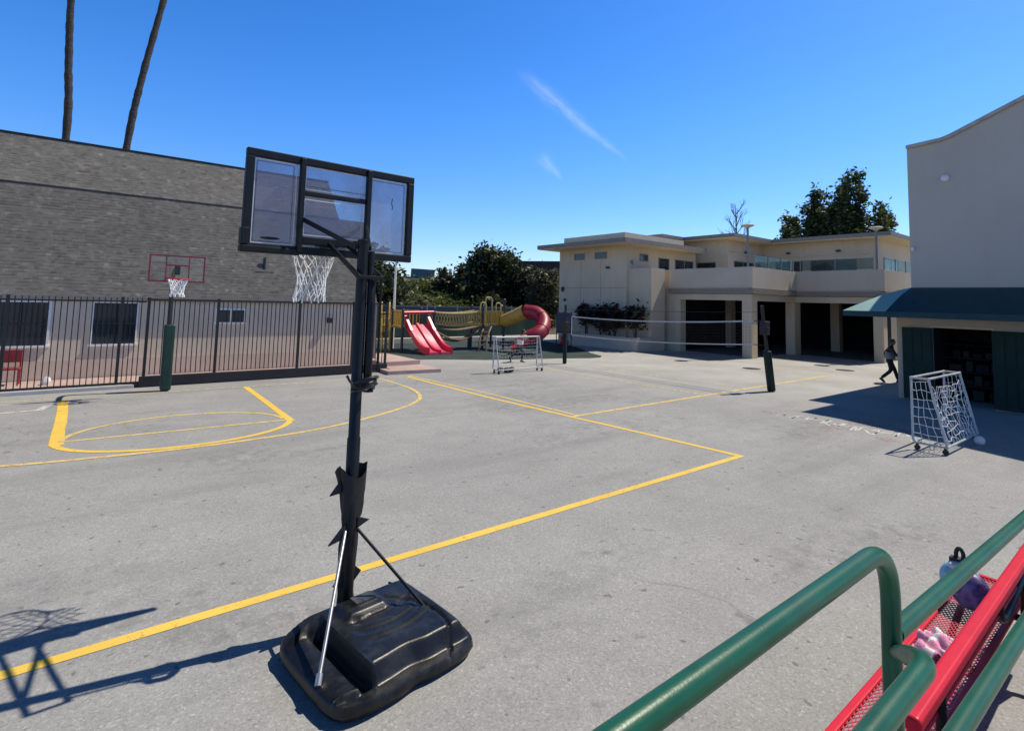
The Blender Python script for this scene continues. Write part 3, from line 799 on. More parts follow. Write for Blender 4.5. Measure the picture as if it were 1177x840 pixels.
# ------------------------------------------------------------------ house behind the fence
hs_ = thing('shingled_house', 'low house with a huge steep grey shingle roof behind the black fence', 'house', (-3, 23, 0))
WY, HX0, HX1 = 19.5, -15.0, 8.62
m = MB(); m.prism([(HX0, WY), (HX1, WY), (HX1, 29), (HX0, 29)], 0, 2.42); m.build('wall', M['wallL'], hs_)
m = MB(); m.box((HX0, WY-.012, .10), (HX1+.012, WY-.002, .62)); m.build('wall_base', M['wallpink'], hs_)
m = MB()
ey, ez, ty, tz, ry, rz_ = 19.40, 2.40, 21.15, 5.66, 22.65, 7.42
X0, X1, XU = HX0-.4, 8.72, 7.58
# lower slope, shelf to the back, upper slope and ridge
m.face([(X0, ey, ez), (X1-.12, ey, ez), (X1, ty, tz), (X0, ty, tz)])
m.face([(XU, ty, tz), (X1, ty, tz), (X1, 28, tz-.2), (XU, 28, tz-.2)])
m.face([(X1, 28, tz-.2), (X1, 29.4, 2.4), (XU, 29.4, 2.4), (XU, 28, tz-.2)])
u0 = (ty-.02, tz+.02)
m.face([(X0, u0[0], u0[1]), (XU, u0[0], u0[1]), (XU, ry, rz_), (X0, ry, rz_)])
m.face([(X0, ry, rz_), (XU, ry, rz_), (XU, 29.4, 2.4), (X0, 29.4, 2.4)])
m.build('roof', M['shingle'], hs_)
m = MB()
m.face([(X1-.12, ey, ez), (X1-.12, 29.3, ez), (X1, 28, tz-.2), (X1, ty, tz)]); m.face([(XU-.003, u0[0], tz-.1), (XU-.003, 28.4, tz-.4), (XU-.003, 28, 4), (XU-.003, ry, rz_), (XU-.003, u0[0], u0[1])])
m.build('gable', M['wallL'], hs_)
m = MB(); m.bar((X0, u0[0]-.005, u0[1]-.012), (XU, u0[0]-.005, u0[1]-.012), .02, .028); m.bar((X0, ry, rz_+.006), (XU, ry, rz_+.006), .16, .026)
m.build('roof_edge', simple('dark_roof_edge', (.05, .047, .045), .9), hs_)
m = MB(); m.bar((X0, ey-.02, ez-.05), (X1-.1, ey-.02, ez-.05), .05, .12); m.box((X0, ey, ez-.115), (X1-.12, WY, ez-.10)); m.bar((X1-.13, ey+.02, 2.3), (X1-.13, ey+.02, .3), .07, .07); m.build('gutter', M['fascia'], hs_)
def house_window(x0, x1, z0, z1, mull):
    w_ = MB(); t = .055; y0, y1 = WY-.035, WY+.01
    w_.box((x0, y0, z1-t), (x1, y1, z1)); w_.box((x0-.02, y0-.02, z0), (x1+.02, y1, z0+t)); w_.box((x0, y0, z0+t), (x0+t, y1, z1-t)); w_.box((x1-t, y0, z0+t), (x1, y1, z1-t))
    if mull == 'h': w_.box((x0+t, y0+.012, (z0+z1)/2-.018), (x1-t, y1, (z0+z1)/2+.018), 1)
    else: w_.box(((x0+x1)/2-.025, y0, z0+t), ((x0+x1)/2+.025, y1, z1-t))
    wo_ = w_.build('window', [M['winframe'], M['darkmetal']], hs_)
    p_ = MB(); p_.box((x0+t, WY-.012, z0+t), (x1-t, WY-.004, z1-t)); p_.build('pane', M['window'], wo_)
house_window(-2.35, -.85, .98, 2.26, 'h'); house_window(.02, 1.12, .98, 2.27, 'h'); house_window(3.16, 4.06, 1.60, 2.10, 'v')
house_window(-5.2, -3.7, .98, 2.26, 'h')
m = MB(); m.lathe((4.65, 20.0, 3.35), [(.05, 0), (.05, .5), (.035, .5)], 10); m.box((4.35, 19.9, 3.30), (4.95, 20.35, 3.36)); m.build('roof_vent', M['darkmetal'], hs_)
m = MB(); m.box((6.75, WY-.12, 1.62), (6.92, WY-.002, 1.80)); m.build('wall_light', M['darkmetal'], hs_, bevel=.01)
# red chair and a white sack on the walkway
ch = thing('red_chair', 'small red chair against the house wall behind the fence', 'chair', (-1.55, 18.75, .1))
m = MB(); m.box((-1.80, 18.6, .50), (-1.32, 19.0, .54)); m.build('seat', M['redchair'], ch, bevel=.015)
m = MB(); m.box((-1.80, 18.98, .66), (-1.32, 19.02, .98)); m.build('backrest', M['redchair'], ch, bevel=.015)
for x, y in ((-1.78, 18.62), (-1.34, 18.62), (-1.78, 19.0), (-1.34, 19.0)):
    m = MB(); m.tube([(x, y, .1), (x, y, .97 if y > 18.9 else .52)], .018, 8); m.build('leg', M['redchair'], ch)
m = MB(); m.ellipsoid((-.78, 18.55, .18), (.09, .08, .13), 12, 8, wob=.35, seed=2); tag(m.build('plastic_sack', M['whitecloth'], smooth=True), 'small crumpled white sack on the walkway behind the fence', 'sack')

# ------------------------------------------------------------------ two storey school building
sb_ = thing('school_building', 'beige two-storey building with flat roofs, terraces and dark open garages below', 'building', (30, 16, 0))
PX, PY, PX2, PY2 = 26.4, 14.0, 31.2, 9.72          # stepped front of the terrace
# terrace slab band, parapet, beam
step = [(PX, 19.0), (PX, PY), (PX2, PY), (PX2, PY2), (42, PY2)]
def wall_band(path, th, z0, z1, out=0):
    """stepped wall running along the path, thickness towards +X/+Y"""
    mb = MB(); o_ = [];
    pts = path; i_ = []
    for k, p in enumerate(pts):
        ox = oy = 0.0
        if k == 0: ox = 1
        elif k == len(pts)-1: oy = 1
        else: ox = 1; oy = 1
        o_.append((p[0]-out*ox, p[1]-out*oy)); i_.append((p[0]+(th)*ox, p[1]+(th)*oy))
    for k in range(len(pts)-1):
        mb.prism([o_[k], o_[k+1], i_[k+1], i_[k]], z0, z1)
    return mb
def stepped(th, z0, z1, out, name, mat, bev=0):
    mb = MB(); a = out
    mb.box((PX-a, PY-a, z0), (PX-a+th, 19.0, z1))
    mb.box((PX-a+th, PY-a, z0), (PX2-a, PY-a+th, z1))
    mb.box((PX2-a, PY2-a, z0), (PX2-a+th, PY-a+th, z1))
    mb.box((PX2-a+th, PY2-a, z0), (42, PY2-a+th, z1))
    return mb.build(name, mat, sb_, bevel=bev)
stepped(.22, 3.56, 4.66, .02, 'parapet', M['stucco_par'])
stepped(.40, 3.28, 3.54, .10, 'slab_edge', M['fascia'])
stepped(.30, 2.93, 3.26, -.10, 'beam', M['stucco'])
m = MB(); m.prism([(PX+.25, PY+.25), (PX2+.25, PY+.25), (PX2+.25, PY2+.25), (42, PY2+.25), (42, 26), (PX+.25, 26)], 3.3, 3.6); m.build('terrace_floor', M['con'], sb_)
for (x, y, wx, wy) in ((PX+.10, PY+.10, .55, .52), (PX2+.02, PY+.12, .72, .5), (PX2+.05, PY2+.10, .50, .45)):
    m = MB(); m.box((x, y, 0), (x+wx, y+wy, 2.93)); m.build('pillar', M['stucco'], sb_)
for (x, y) in ((32.4, 18.6), (36.4, 13.8)):
    m = MB(); m.box((x, y, 0), (x+.5, y+.5, 3.3)); m.build('inner_pillar', M['stucco'], sb_)
m = MB(); m.box((PX+.1, 18.3, 0), (PX+.6, 19.0, 2.93)); m.build('pillar', M['stucco'], sb_)
# dark garage interior
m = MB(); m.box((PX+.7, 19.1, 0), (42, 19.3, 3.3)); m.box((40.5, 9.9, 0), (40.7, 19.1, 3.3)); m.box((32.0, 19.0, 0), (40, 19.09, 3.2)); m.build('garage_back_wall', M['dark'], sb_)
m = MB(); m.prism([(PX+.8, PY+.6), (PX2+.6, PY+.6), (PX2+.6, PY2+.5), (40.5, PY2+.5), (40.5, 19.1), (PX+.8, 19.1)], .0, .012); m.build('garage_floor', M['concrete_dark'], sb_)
m = MB(); m.prism([(33.0, PY2+.45), (42, PY2+.45), (42, PY2+.65), (33.0, PY2+.65)], 0, 2.93); m.build('lower_wall', M['stucco'], sb_)
m = MB(); m.box((32.15, PY2+.30, 0), (32.95, PY2+.40, 2.93)); m.build('painted_dark_gap', M['dark'], sb_)  # flat slab, the shade of an open gap put into its dark colour
# left wing
LX, LY, LZ = 24.5, 20.6, 6.02
m = MB(); m.prism([(LX, LY), (31.5, LY), (31.5, 26.3), (LX, 26.3)], 0, LZ); m.build('wing_wall', M['stucco'], sb_)
m = MB(); m.prism([(LX+.25, 19.0), (PX-.42, 19.0), (PX-.42, LY), (LX+.25, LY)], 0, 4.66); m.prism([(PX-.42, 19.55), (PX+.4, 19.55), (PX+.4, LY), (PX-.42, LY)], 0, 4.60); m.box((PX+.12, 18.9, 0), (PX+.4, 19.54, 4.64)); m.build('stair_wall', M['stucco'], sb_)
m = MB(); m.box((LX+.1, 20.2, 4.7), (LX+.12, 20.22, 4.72)); 
# control joints in the render coat
m = MB()
for y in (22.6, 24.3): m.box((LX-.004, y-.012, .8), (LX-.001, y+.012, 5.2))
m.box((LX-.004, LY+.02, 3.52), (LX-.001, 26.28, 3.545)); m.build('wall_joint', M['fascia'], sb_)
m = MB(); m.tube([(PX+.06, 18.7, .05), (PX+.06, 18.7, 2.9)], .04, 8); m.build('downpipe', M['stucco'], sb_, smooth=True)
FX, FY, FX1, FY1 = 23.05, 19.45, 31.0, 26.95
m = MB(); m.prism([(FX, FY), (FX1, FY), (FX1, FY1), (FX, FY1)], 6.02, 6.27); m.build('wing_fascia', M['fascia'], sb_)
m = MB(); m.prism([(FX+.05, FY+.05), (FX1-.05, FY+.05), (FX1-.05, FY1-.05), (FX+.05, FY1-.05)], 5.99, 6.018); m.build('wing_soffit', M['cream'], sb_)
m = MB(); m.prism([(FX+.35, FY+.35), (FX1-2.0, FY+.35), (FX1-2.0, FY1-2.2), (FX+.35, FY1-2.2)], 6.27, 6.62); m.build('roof_curb', M['curbcap'], sb_)
# upper floor behind the terrace
UA = [(32.3, 24), (32.3, 18.75), (37.1, 18.75), (37.1, 11.85), (43, 11.85)]
m = MB(); m.prism([(32.3, 18.75), (43, 18.75), (43, 25), (32.3, 25)], 3.6, 6.95); m.prism([(37.1, 11.85), (43, 11.85), (43, 18.75), (37.1, 18.75)], 3.6, 6.95); m.build('upper_wall', M['stucco'], sb_)
def upper_roof(o, z0, z1, name, mat):
    mb = MB(); mb.prism([(31.35+o, 17.75+o), (36.1+o, 17.75+o), (36.1+o, 10.85+o), (44, 10.85+o), (44, 26), (31.35+o, 26)], z0, z1)
    return mb.build(name, mat, sb_)
upper_roof(0, 6.98, 7.20, 'upper_fascia', M['fascia']); upper_roof(.06, 6.92, 6.977, 'upper_soffit', M['cream'])
m = MB(); m.prism([(29.0, 21.4), (31.3, 21.4), (31.3, 26), (29.0, 26)], 6.98, 7.2); m.build('rear_fascia', M['fascia'], sb_)
m = MB(); m.prism([(29.9, 22.3), (32.3, 22.3), (32.3, 26), (29.9, 26)], 6.02, 6.98); m.build('rear_wall', M['stucco'], sb_)
def bwin(axis, c, a0, a1, z0, z1, d=.03, mull=0):
    w_ = MB(); t = .05
    def bx(p0, p1, q0, q1, e, mi=0):
        if axis == 'x': w_.box((c-e, p0, q0), (c+.01, p1, q1), mi)
        else: w_.box((p0, c-e, q0), (p1, c+.01, q1), mi)
    bx(a0, a1, z1-t, z1, d); bx(a0, a1, z0, z0+t, d); bx(a0, a0+t, z0+t, z1-t, d); bx(a1-t, a1, z0+t, z1-t, d)
    for i in range(mull):
        q = a0 + (a1-a0)*(i+1)/(mull+1); bx(q-.025, q+.025, z0+t, z1-t, d)
    wo_ = w_.build('window', M['fascia'], sb_)
    p_ = MB()
    if axis == 'x': p_.box((c-.012, a0+t, z0+t), (c-.004, a1-t, z1-t))
    else: p_.box((a0+t, c-.012, z0+t), (a1-t, c-.004, z1-t))
    p_.build('pane', M['window'], wo_)
for (a0, a1) in ((22.1, 23.1), (24.0, 24.9)): bwin('x', LX, a0, a1, 5.30, 5.72)
bwin('y', LY, 25.7, 26.5, 5.18, 5.62); bwin('y', LY, 27.5, 28.6, 4.75, 5.5); bwin('y', LY, 29.2, 31.2, 4.75, 5.5, mull=1)
for (a0, a1) in ((13.0, 15.7), (16.2, 18.0)): bwin('x', 37.1, a0, a1, 4.75, 5.75, mull=1)
bwin('x', 32.3, 19.6, 21.0, 4.6, 5.5); bwin('y', 18.75, 33.0, 36.5, 4.6, 5.6, mull=2); bwin('y', 11.85, 38.0, 40.5, 4.6, 5.8, mull=1)
m = MB(); m.box((37.095-.08, 12.3, 6.05), (37.1, 18.7, 6.12)); m.box((32.4, 18.75-.08, 6.05), (37.0, 18.745, 6.12)); m.build('trim_band', M['curbcap'], sb_)
for (x, y, z) in ((LX-.06, 22.0, 4.75), (37.0, 14.0, 6.3), (37.0, 17.1, 6.3), (34.4, 18.66, 6.25)):
    m = MB(); m.box((x-.05, y-.13, z-.06), (x+.05, y+.13, z+.06)); m.build('wall_light', M['darkmetal'], sb_, bevel=.01)
m = MB(); m.tube([(LX+.4, LY-.03, 4.95), (LX+.4, LY-.05, 5.15)], .05, 8); m.tube([(LX+.55, LY-.03, 4.9), (LX+.55, LY-.03, 5.2)], .02, 6); m.build('junction_box', M['greymetal'], sb_)
m = MB(); m.ellipsoid((LX-.06, 25.9, 3.45), (.1, .12, .18), 10, 6); m.build('loudspeaker', M['darkmetal'], sb_, smooth=True)
m = MB(); m.ellipsoid((LX-.06, 25.7, 2.75), (.08, .1, .1), 10, 6); m.build('wall_light', M['darkmetal'], sb_, smooth=True)
def railing(x0, y0, x1, y1, name='glass_railing'):
    m = MB(); a = Vector((x0, y0, 4.68)); b = Vector((x1, y1, 4.68)); m.bar(a+Vector((0, 0, .32)), b+Vector((0, 0, .32)), .018, .56); r_ = m.build(name, M['railglass'], sb_)
    n = max(1, int((b-a).length/1.4))
    for i in range(n+1):
        p = a + (b-a)*i/n; m = MB(); m.box((p.x-.02, p.y-.02, 4.66), (p.x+.02, p.y+.02, 5.32)); m.build('railing_post', M['greymetal'], r_)
railing(PX+.4, PY+.1, PX2-.1, PY+.1); railing(PX2+.1, PY-.2, PX2+.1, PY2+.5); railing(PX2+.4, PY2+.1, 38, PY2+.1)
for (x, y, lab) in ((PX+.14, PY+.3, 'terrace lamp with flat shade on the parapet corner above the left garage pillar'), (PX2+.14, PY2+.35, 'terrace lamp with flat shade on the parapet beside the tall taupe building')):
    lp = thing('terrace_lamp', lab, 'lamp', (x, y, 4.66), 'terrace lamps')
    m = MB(); m.tube([(x, y, 4.64), (x, y, 6.78)], .055, 10); m.build('post', M['greymetal'], lp, smooth=True)
    m = MB(); m.lathe((x, y, 6.66), [(.07, 0), (.12, .05), (.31, .13), (.33, .16), (.28, .19), (.05, .21)], 20); m.build('lamp_shade', M['lampdisc'], lp, smooth=True)
# planter with dark shrubs
pl = thing('wall_planter', 'long low stucco planter against the left wing of the school building', 'planter', (24.1, 21, 0))
m = MB(); m.box((23.55, 19.0, 0), (23.72, 24.4, .74)); m.box((23.72, 19.0, 0), (24.74, 19.17, .74)); m.box((23.72, 24.23, 0), (24.49, 24.4, .74)); m.build('planter_wall', M['stucco_par'], pl, bevel=.01)
m = MB(); m.box((23.72, 19.17, 0), (24.49, 24.23, .62)); m.build('soil', M['soil'], pl)

def leaves(name, blobs, n, size, mat, parent, seed, jit=.35, hollow=.55, stretch=1.6, ground=None):
    """crown of many small leaf cards scattered in overlapping uneven clumps"""
    rn = np.random.default_rng(seed)
    B = np.array([b[:6] for b in blobs], float); wt = np.array([b[3]*b[4]*b[5] for b in blobs])**.75; wt /= wt.sum()
    k = rn.choice(len(B), n, p=wt)
    d = rn.normal(size=(n, 3)); d /= np.linalg.norm(d, axis=1)[:, None]
    rr = (hollow + (1-hollow)*rn.random(n))**.8
    rr *= 1 + jit*(rn.random(n)-.5)
    # pull leaves into twigs: sub clumps
    c = B[k, :3] + d*rr[:, None]*B[k, 3:6]
    nsub = max(8, n//22); pick = rn.integers(0, n, nsub); cc = c[pick]
    sub = rn.integers(0, nsub, n); same = rn.random(n) < .62
    spread = size*2.6
    c = np.where(same[:, None], cc[sub] + rn.normal(size=(n, 3))*spread*.55, c)
    if ground is not None: c[:, 2] = np.maximum(c[:, 2], ground + size*.3)
    a = rn.normal(size=(n, 3)); a[:, 2] *= .6; a /= np.linalg.norm(a, axis=1)[:, None]
    b = np.cross(a, rn.normal(size=(n, 3))); b /= np.linalg.norm(b, axis=1)[:, None]
    sz = size*(.55 + .9*rn.random(n))
    a *= (sz*stretch/2)[:, None]; b *= (sz/2)[:, None]
    V = np.stack([c-a, c-b*.9+a*.1, c+a, c+b*.9+a*.1], 1).reshape(-1, 3)
    off = np.array(origin(parent)) if parent is not None else 0
    me = bpy.data.meshes.new(name); me.vertices.add(n*4); me.vertices.foreach_set('co', (V-off).ravel())
    me.loops.add(n*4); me.loops.foreach_set('vertex_index', np.arange(n*4))
    me.polygons.add(n); me.polygons.foreach_set('loop_start', np.arange(n)*4)
    try: me.polygons.foreach_set('loop_total', np.full(n, 4))
    except Exception: pass
    me.update(calc_edges=True); me.materials.append(mat)
    o = bpy.data.objects.new(name, me); col.objects.link(o)
    if parent is not None: o.parent = parent
    return o

def limbs(root, top, r0, ends, mat, parent, name='trunk', seed=1):
    rn = random.Random(seed); m = MB(); root = Vector(root); top = Vector(top)
    m.tube([root, root.lerp(top, .5) + Vector((rn.uniform(-.1, .1), rn.uniform(-.1, .1), 0)), top], [r0, r0*.8, r0*.6], 8)
    for e in ends:
        e = Vector(e); st = root.lerp(top, rn.uniform(.6, 1)); mid = st.lerp(e, .5) + Vector((0, 0, rn.uniform(-.1, .25)))
        m.tube([st, mid, e], [r0*.5, r0*.32, r0*.1], 6)
    return m.build(name, mat, parent, smooth=True)
for i, (y, h, lab) in enumerate(((23.3, 1.15, 'dark purple shrub at the far left end of the wall planter'), (22.1, 1.05, 'dark purple shrub second from the left in the wall planter'), (21.0, 1.10, 'dark purple shrub third from the left in the wall planter'), (19.5, 1.18, 'dark purple shrub at the right corner of the wall planter'))):
    t = thing('dark_shrub', lab, 'shrub', (24.05, y, .62), 'dark shrubs in the planter'); rn = random.Random(i)
    bl = [(24.05+rn.uniform(-.2, .2), y+rn.uniform(-.26, .26), .62+h+rn.uniform(-.30, .46), .24, .27, .26) for _ in range(9)]
    leaves('foliage', bl, 1100, .135, M['purple'], t, 40+i, stretch=2.4)
    m = MB()
    for b in bl[:5]: m.tube([(24.05+rn.uniform(-.06, .06), y+rn.uniform(-.1, .1), .6), ((24.05+b[0])/2, (y+b[1])/2, 1.0), (b[0], b[1], b[2])], [.03, .025, .015], 6)
    m.build('stem', M['bark'], t)

# ------------------------------------------------------------------ tall taupe building on the right
rb = thing('storage_building', 'tall plain taupe building with sloping parapet and green storage doors on the right', 'building', (24, 2, 0))
RX = 19.5; YE = 5.38
m = MB()
prof = [(YE, 0), (YE, 7.60), (4.50, 7.66), (4.30, 7.72), (2.70, 8.41), (1.16, 9.07), (-.5, 9.78), (-3, 10.3), (-3, 0)]
hole = (3.57, 4.885, 2.146)     # storage opening y0, y1, z
for a, b in zip(prof[1:-2], prof[2:-1]):
    pass
# front wall built around the opening
top = lambda y: np.interp(y, [p[0] for p in prof[1:8]][::-1], [p[1] for p in prof[1:8]][::-1])
ys = sorted(set([p[0] for p in prof[1:8]] + [hole[0], hole[1]]))
for a, b in zip(ys[:-1], ys[1:]):
    z0 = hole[2] if (a >= hole[0]-1e-6 and b <= hole[1]+1e-6) else 0
    m.face([(RX, b, z0), (RX, a, z0), (RX, a, top(a)), (RX, b, top(b))])
    m.face([(RX, b, top(b)), (RX, a, top(a)), (36, a, top(a)), (36, b, top(b))])
m.face([(RX, YE, 0), (RX, YE, 7.60), (36, YE, 7.60), (36, YE, 0)])
m.face([(RX, -3, 0), (36, -3, 0), (36, -3, 10.3), (RX, -3, 10.3)])
m.face([(36, YE, 0), (36, YE, 7.60), (36, -3, 10.3), (36, -3, 0)])
rb_wall = m.build('wall', M['taupe'], rb)
m = MB()
for a, b in zip(ys[:-1], ys[1:]): m.bar((RX-.02, a, top(a)+.03), (RX-.02, b, top(b)+.03), .16, .10)
m.build('coping', simple('pale_coping', (.40, .38, .36), .7), rb)
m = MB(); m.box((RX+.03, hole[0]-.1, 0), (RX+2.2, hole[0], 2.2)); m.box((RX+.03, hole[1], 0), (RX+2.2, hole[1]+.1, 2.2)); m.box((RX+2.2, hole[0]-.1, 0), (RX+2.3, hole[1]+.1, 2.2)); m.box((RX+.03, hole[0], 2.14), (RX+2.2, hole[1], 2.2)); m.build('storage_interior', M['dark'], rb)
m = MB()
for z in (.45, .85, 1.25, 1.65):
    m.box((RX+.9, hole[0]+.02, z), (RX+2.15, hole[1]-.02, z+.03))
sh_ = m.build('shelf', M['dark'], rb)
rn = random.Random(5)
for z in (.06, .48, .88, 1.28):
    m = MB(); y = hole[0]+.1
    while y < hole[1]-.25:
        w_ = rn.uniform(.12, .3); m.box((RX+1.15, y, z), (RX+1.7, y+w_, z+rn.uniform(.12, .3)), rn.choice((0, 1, 2))); y += w_+rn.uniform(.02, .12)
    m.build('shelf_contents', [M['door'], M['brownwall'], M['dark']], sh_)
m = MB(); m.box((RX-.03, hole[0]-.05, hole[2]), (RX-.003, hole[1]+.05, hole[2]+.06)); m.build('lintel', M['curbcap'], rb)
def door_leaf(y0, y1, x0, x1):
    m = MB(); m.bar(((x0), y0, 1.08), ((x1), y1, 1.08), .05, 2.10)
    dn = m.build('door', M['door'], rb)
    m = MB(); W = Vector((x1-x0, y1-y0, 0)); L_ = W.length; W.normalize(); N_ = Vector((-W.y, W.x, 0))
    if N_.x > 0: N_ = -N_
    for k in range(3):
        for (z0, z1) in ((.14, .95), (1.15, 2.05)):
            a = Vector((x0, y0, 0)) + W*(L_*(.06+.30*k)) + N_*.032; b = a + W*(L_*.25)
            m.bar((a.x, a.y, (z0+z1)/2), (b.x, b.y, (z0+z1)/2), .02, z1-z0)
    m.bar((x0+N_.x*.03, y0+N_.y*.03, 1.05), (x1+N_.x*.03, y1+N_.y*.03, 1.05), .02, .07)
    m.build('door_panel', M['door'], dn, bevel=.006)
door_leaf(4.885, 5.62, RX-.05, RX-.10); door_leaf(2.82, 3.57, RX-.10, RX-.05)
m = MB(); m.lathe((RX, 4.60, 6.66), [(.001, -.001)], 3) if False else m.ellipsoid((RX-.04, 4.46, 6.52), (.10, .11, .11), 14, 8); m.build('wall_lamp', M['tape'], rb, smooth=True)
m = MB(); m.ellipsoid((RX-.05, 5.30, 4.48), (.05, .05, .07), 10, 6); m.build('camera_dome', M['tape'], rb, smooth=True)
m = MB(); m.bar((RX-.25, 4.97, 2.45), (RX-.003, 4.97, 2.45), .06, .08); m.build('bracket_light', M['darkmetal'], rb)
# lower tan wall return seen left of the doors
m = MB(); m.box((RX+.05, YE+.002, 0), (RX+.35, 5.80, 2.6)); m.build('return_wall', M['stucco'], rb)
# awning: hipped, curved front
aw = thing('green_awning', 'long dark green fabric awning with hipped end over the storage doors', 'awning', (19.2, 3, 2.6))
AX, AY = 18.0, 6.72; zb, ztop = 2.58, 3.32
m = MB(); nseg = 8; S_ = []
for i in range(nseg+1):
    t = i/nseg; S_.append((AX + (RX-AX)*(1-math.cos(t*PI/2)*.35-.65*(1-t)), zb + (ztop-zb)*(.62*t + .38*math.sin(t*PI/2))))
S_ = [(AX + (RX-.01-AX)*i/nseg, z) for i, (x, z) in enumerate(S_)]
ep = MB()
for (xa, za), (xb, zb_) in zip(S_[:-1], S_[1:]):
    ya = AY - (AY-YE)*(xa-AX)/(RX-AX); yb = AY - (AY-YE)*(xb-AX)/(RX-AX)
    sa = 5.36 + .24*(RX-xa)/(RX-AX); sb2 = 5.36 + .24*(RX-xb)/(RX-AX)
    m.face([(xa, -3, za), (xb, -3, zb_), (xb, min(sb2, yb), zb_), (xa, sa, za)])           # front
    if yb > sb2: ep.face([(xa, sa, za), (xb, sb2, zb_), (xb, yb, zb_), (xa, ya, za)])  # sunlight beyond the building's shadow line, painted as paler fabric
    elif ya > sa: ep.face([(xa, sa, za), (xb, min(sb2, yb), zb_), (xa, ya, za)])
    m.face([(xa, ya, za), (xb, yb, zb_), (RX+6-.0, yb, zb_), (RX+6, ya, za)])     # side beyond the corner
m.face([(AX, AY, zb-.16), (AX, -3, zb-.16), (AX, -3, zb), (AX, AY, zb)]); m.face([(AX, AY, zb), (RX+6, AY, zb), (RX+6, AY, zb-.16), (AX, AY, zb-.16)])
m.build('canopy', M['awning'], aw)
ep_ = ep.build('painted_sunlit_corner', M['awning_sunlit'], aw); ep_['label'] = 'sunlit triangular corner of the dark green awning, its brightness painted in pale mint'
m = MB(); m.tube([(AX+.02, -3, zb-.01), (AX+.02, AY-.02, zb-.01), (RX+6, AY-.02, zb-.01)], .02, 6)
for y in (-1.5, 1.2, 3.6, 6.0): m.tube([(AX+.02, y, zb-.02), (RX-.01, y if y < YE else YE, zb+.02)], .016, 6)
m.build('awning_frame', M['greymetal'], aw)
# ------------------------------------------------------------------ volleyball posts and net
def vpost(b, t, lab, padz0, padz1, pr_, winch):
    p = thing('volleyball_post', lab, 'post', (b[0], b[1], 0), 'volleyball posts')
    b = Vector(b); t = Vector(t); at = lambda z: b.lerp(t, (z-b.z)/(t.z-b.z))
    m = MB(); m.tube([b, t], .05, 12); m.build('pole', M['iron'], p, smooth=True)
    m = MB(); m.tube([at(padz0), at(padz0+.02), at(padz1-.02), at(padz1)], [pr_*.9, pr_, pr_, pr_*.85], 16); m.build('padding', simple('post_pad', (.006, .020, .017), .6, spec=.25, var=.3), p, smooth=True)
    m = MB(); q = at(winch); m.box((q.x-.12, q.y-.10, q.z-.20), (q.x+.16, q.y+.10, q.z+.22)); m.tube([(q.x, q.y-.16, q.z), (q.x, q.y+.16, q.z)], .03, 8); m.build('winch_cover', M['cloth_black'], p, bevel=.05)
    return p
V1b, V1t = (15.95, 16.7, 0), (16.0, 16.75, 2.48); V2b, V2t = (16.89, 8.37, 0), (16.55, 8.48, 2.66)
vpost(V1b, V1t, 'upright dark volleyball post with black pad, near the school building wall', .02, 1.25, .085, 1.55)
vpost(V2b, V2t, 'leaning dark green volleyball post standing on the open asphalt left of the storage doors', .02, 1.25, .12, 1.95)
nv = thing('volleyball_net', 'nearly invisible volleyball net with sagging white tapes stretched between two dark posts', 'net', (16.4, 12.5, 1.2))
def sagl(a, b, s, n=16): 
    a, b = Vector(a), Vector(b); return [a.lerp(b, i/n) - Vector((0, 0, s*4*(i/n)*(1-i/n))) for i in range(n+1)]
NA, NB = Vector((15.99, 16.35, 0)), Vector((16.58, 8.75, 0))
topl = sagl(NA + Vector((0, 0, 2.00)), NB + Vector((0, 0, 2.17)), .11); botl = sagl(NA + Vector((0, 0, 1.23)), NB + Vector((0, 0, 1.43)), .10)
def ribbon(mb, pts, h, th=.004):
    for a, b in zip(pts[:-1], pts[1:]): mb.bar(a, b, th*2, h)
m = MB(); ribbon(m, topl, .050); ribbon(m, botl, .040); m.bar(topl[0], botl[0], .035, .01); m.bar(topl[-1], botl[-1], .02, .006); m.build('white_tape', M['nettape'], nv)
m = MB()
for i in range(77):
    t = (i+.5)/77; k = t*16; j = min(15, int(k)); fr = k-j
    a = topl[j].lerp(topl[j+1], fr); b = botl[j].lerp(botl[j+1], fr); m.tube([a, b], .0022, 3, cap=False)
for q in range(1, 8):
    m.tube([a.lerp(b, q/8) for a, b in zip(topl, botl)], .0022, 3, cap=False)
m.build('netting', M['cloth_black'], nv)
m = MB()
m.tube([topl[0], (15.99, 16.7, 2.02)], .012, 6); m.tube([botl[0], (15.98, 16.7, 1.22)], .012, 6); m.tube([topl[-1], (16.60, 8.47, 2.2)], .012, 6); m.tube([botl[-1], (16.7, 8.43, 1.42)], .012, 6)
m.tube(sagl((15.99, 16.7, 2.3), (16.6, 8.5, 2.45), .03), .006, 5)
m.build('tension_cord', M['cloth_black'], nv)

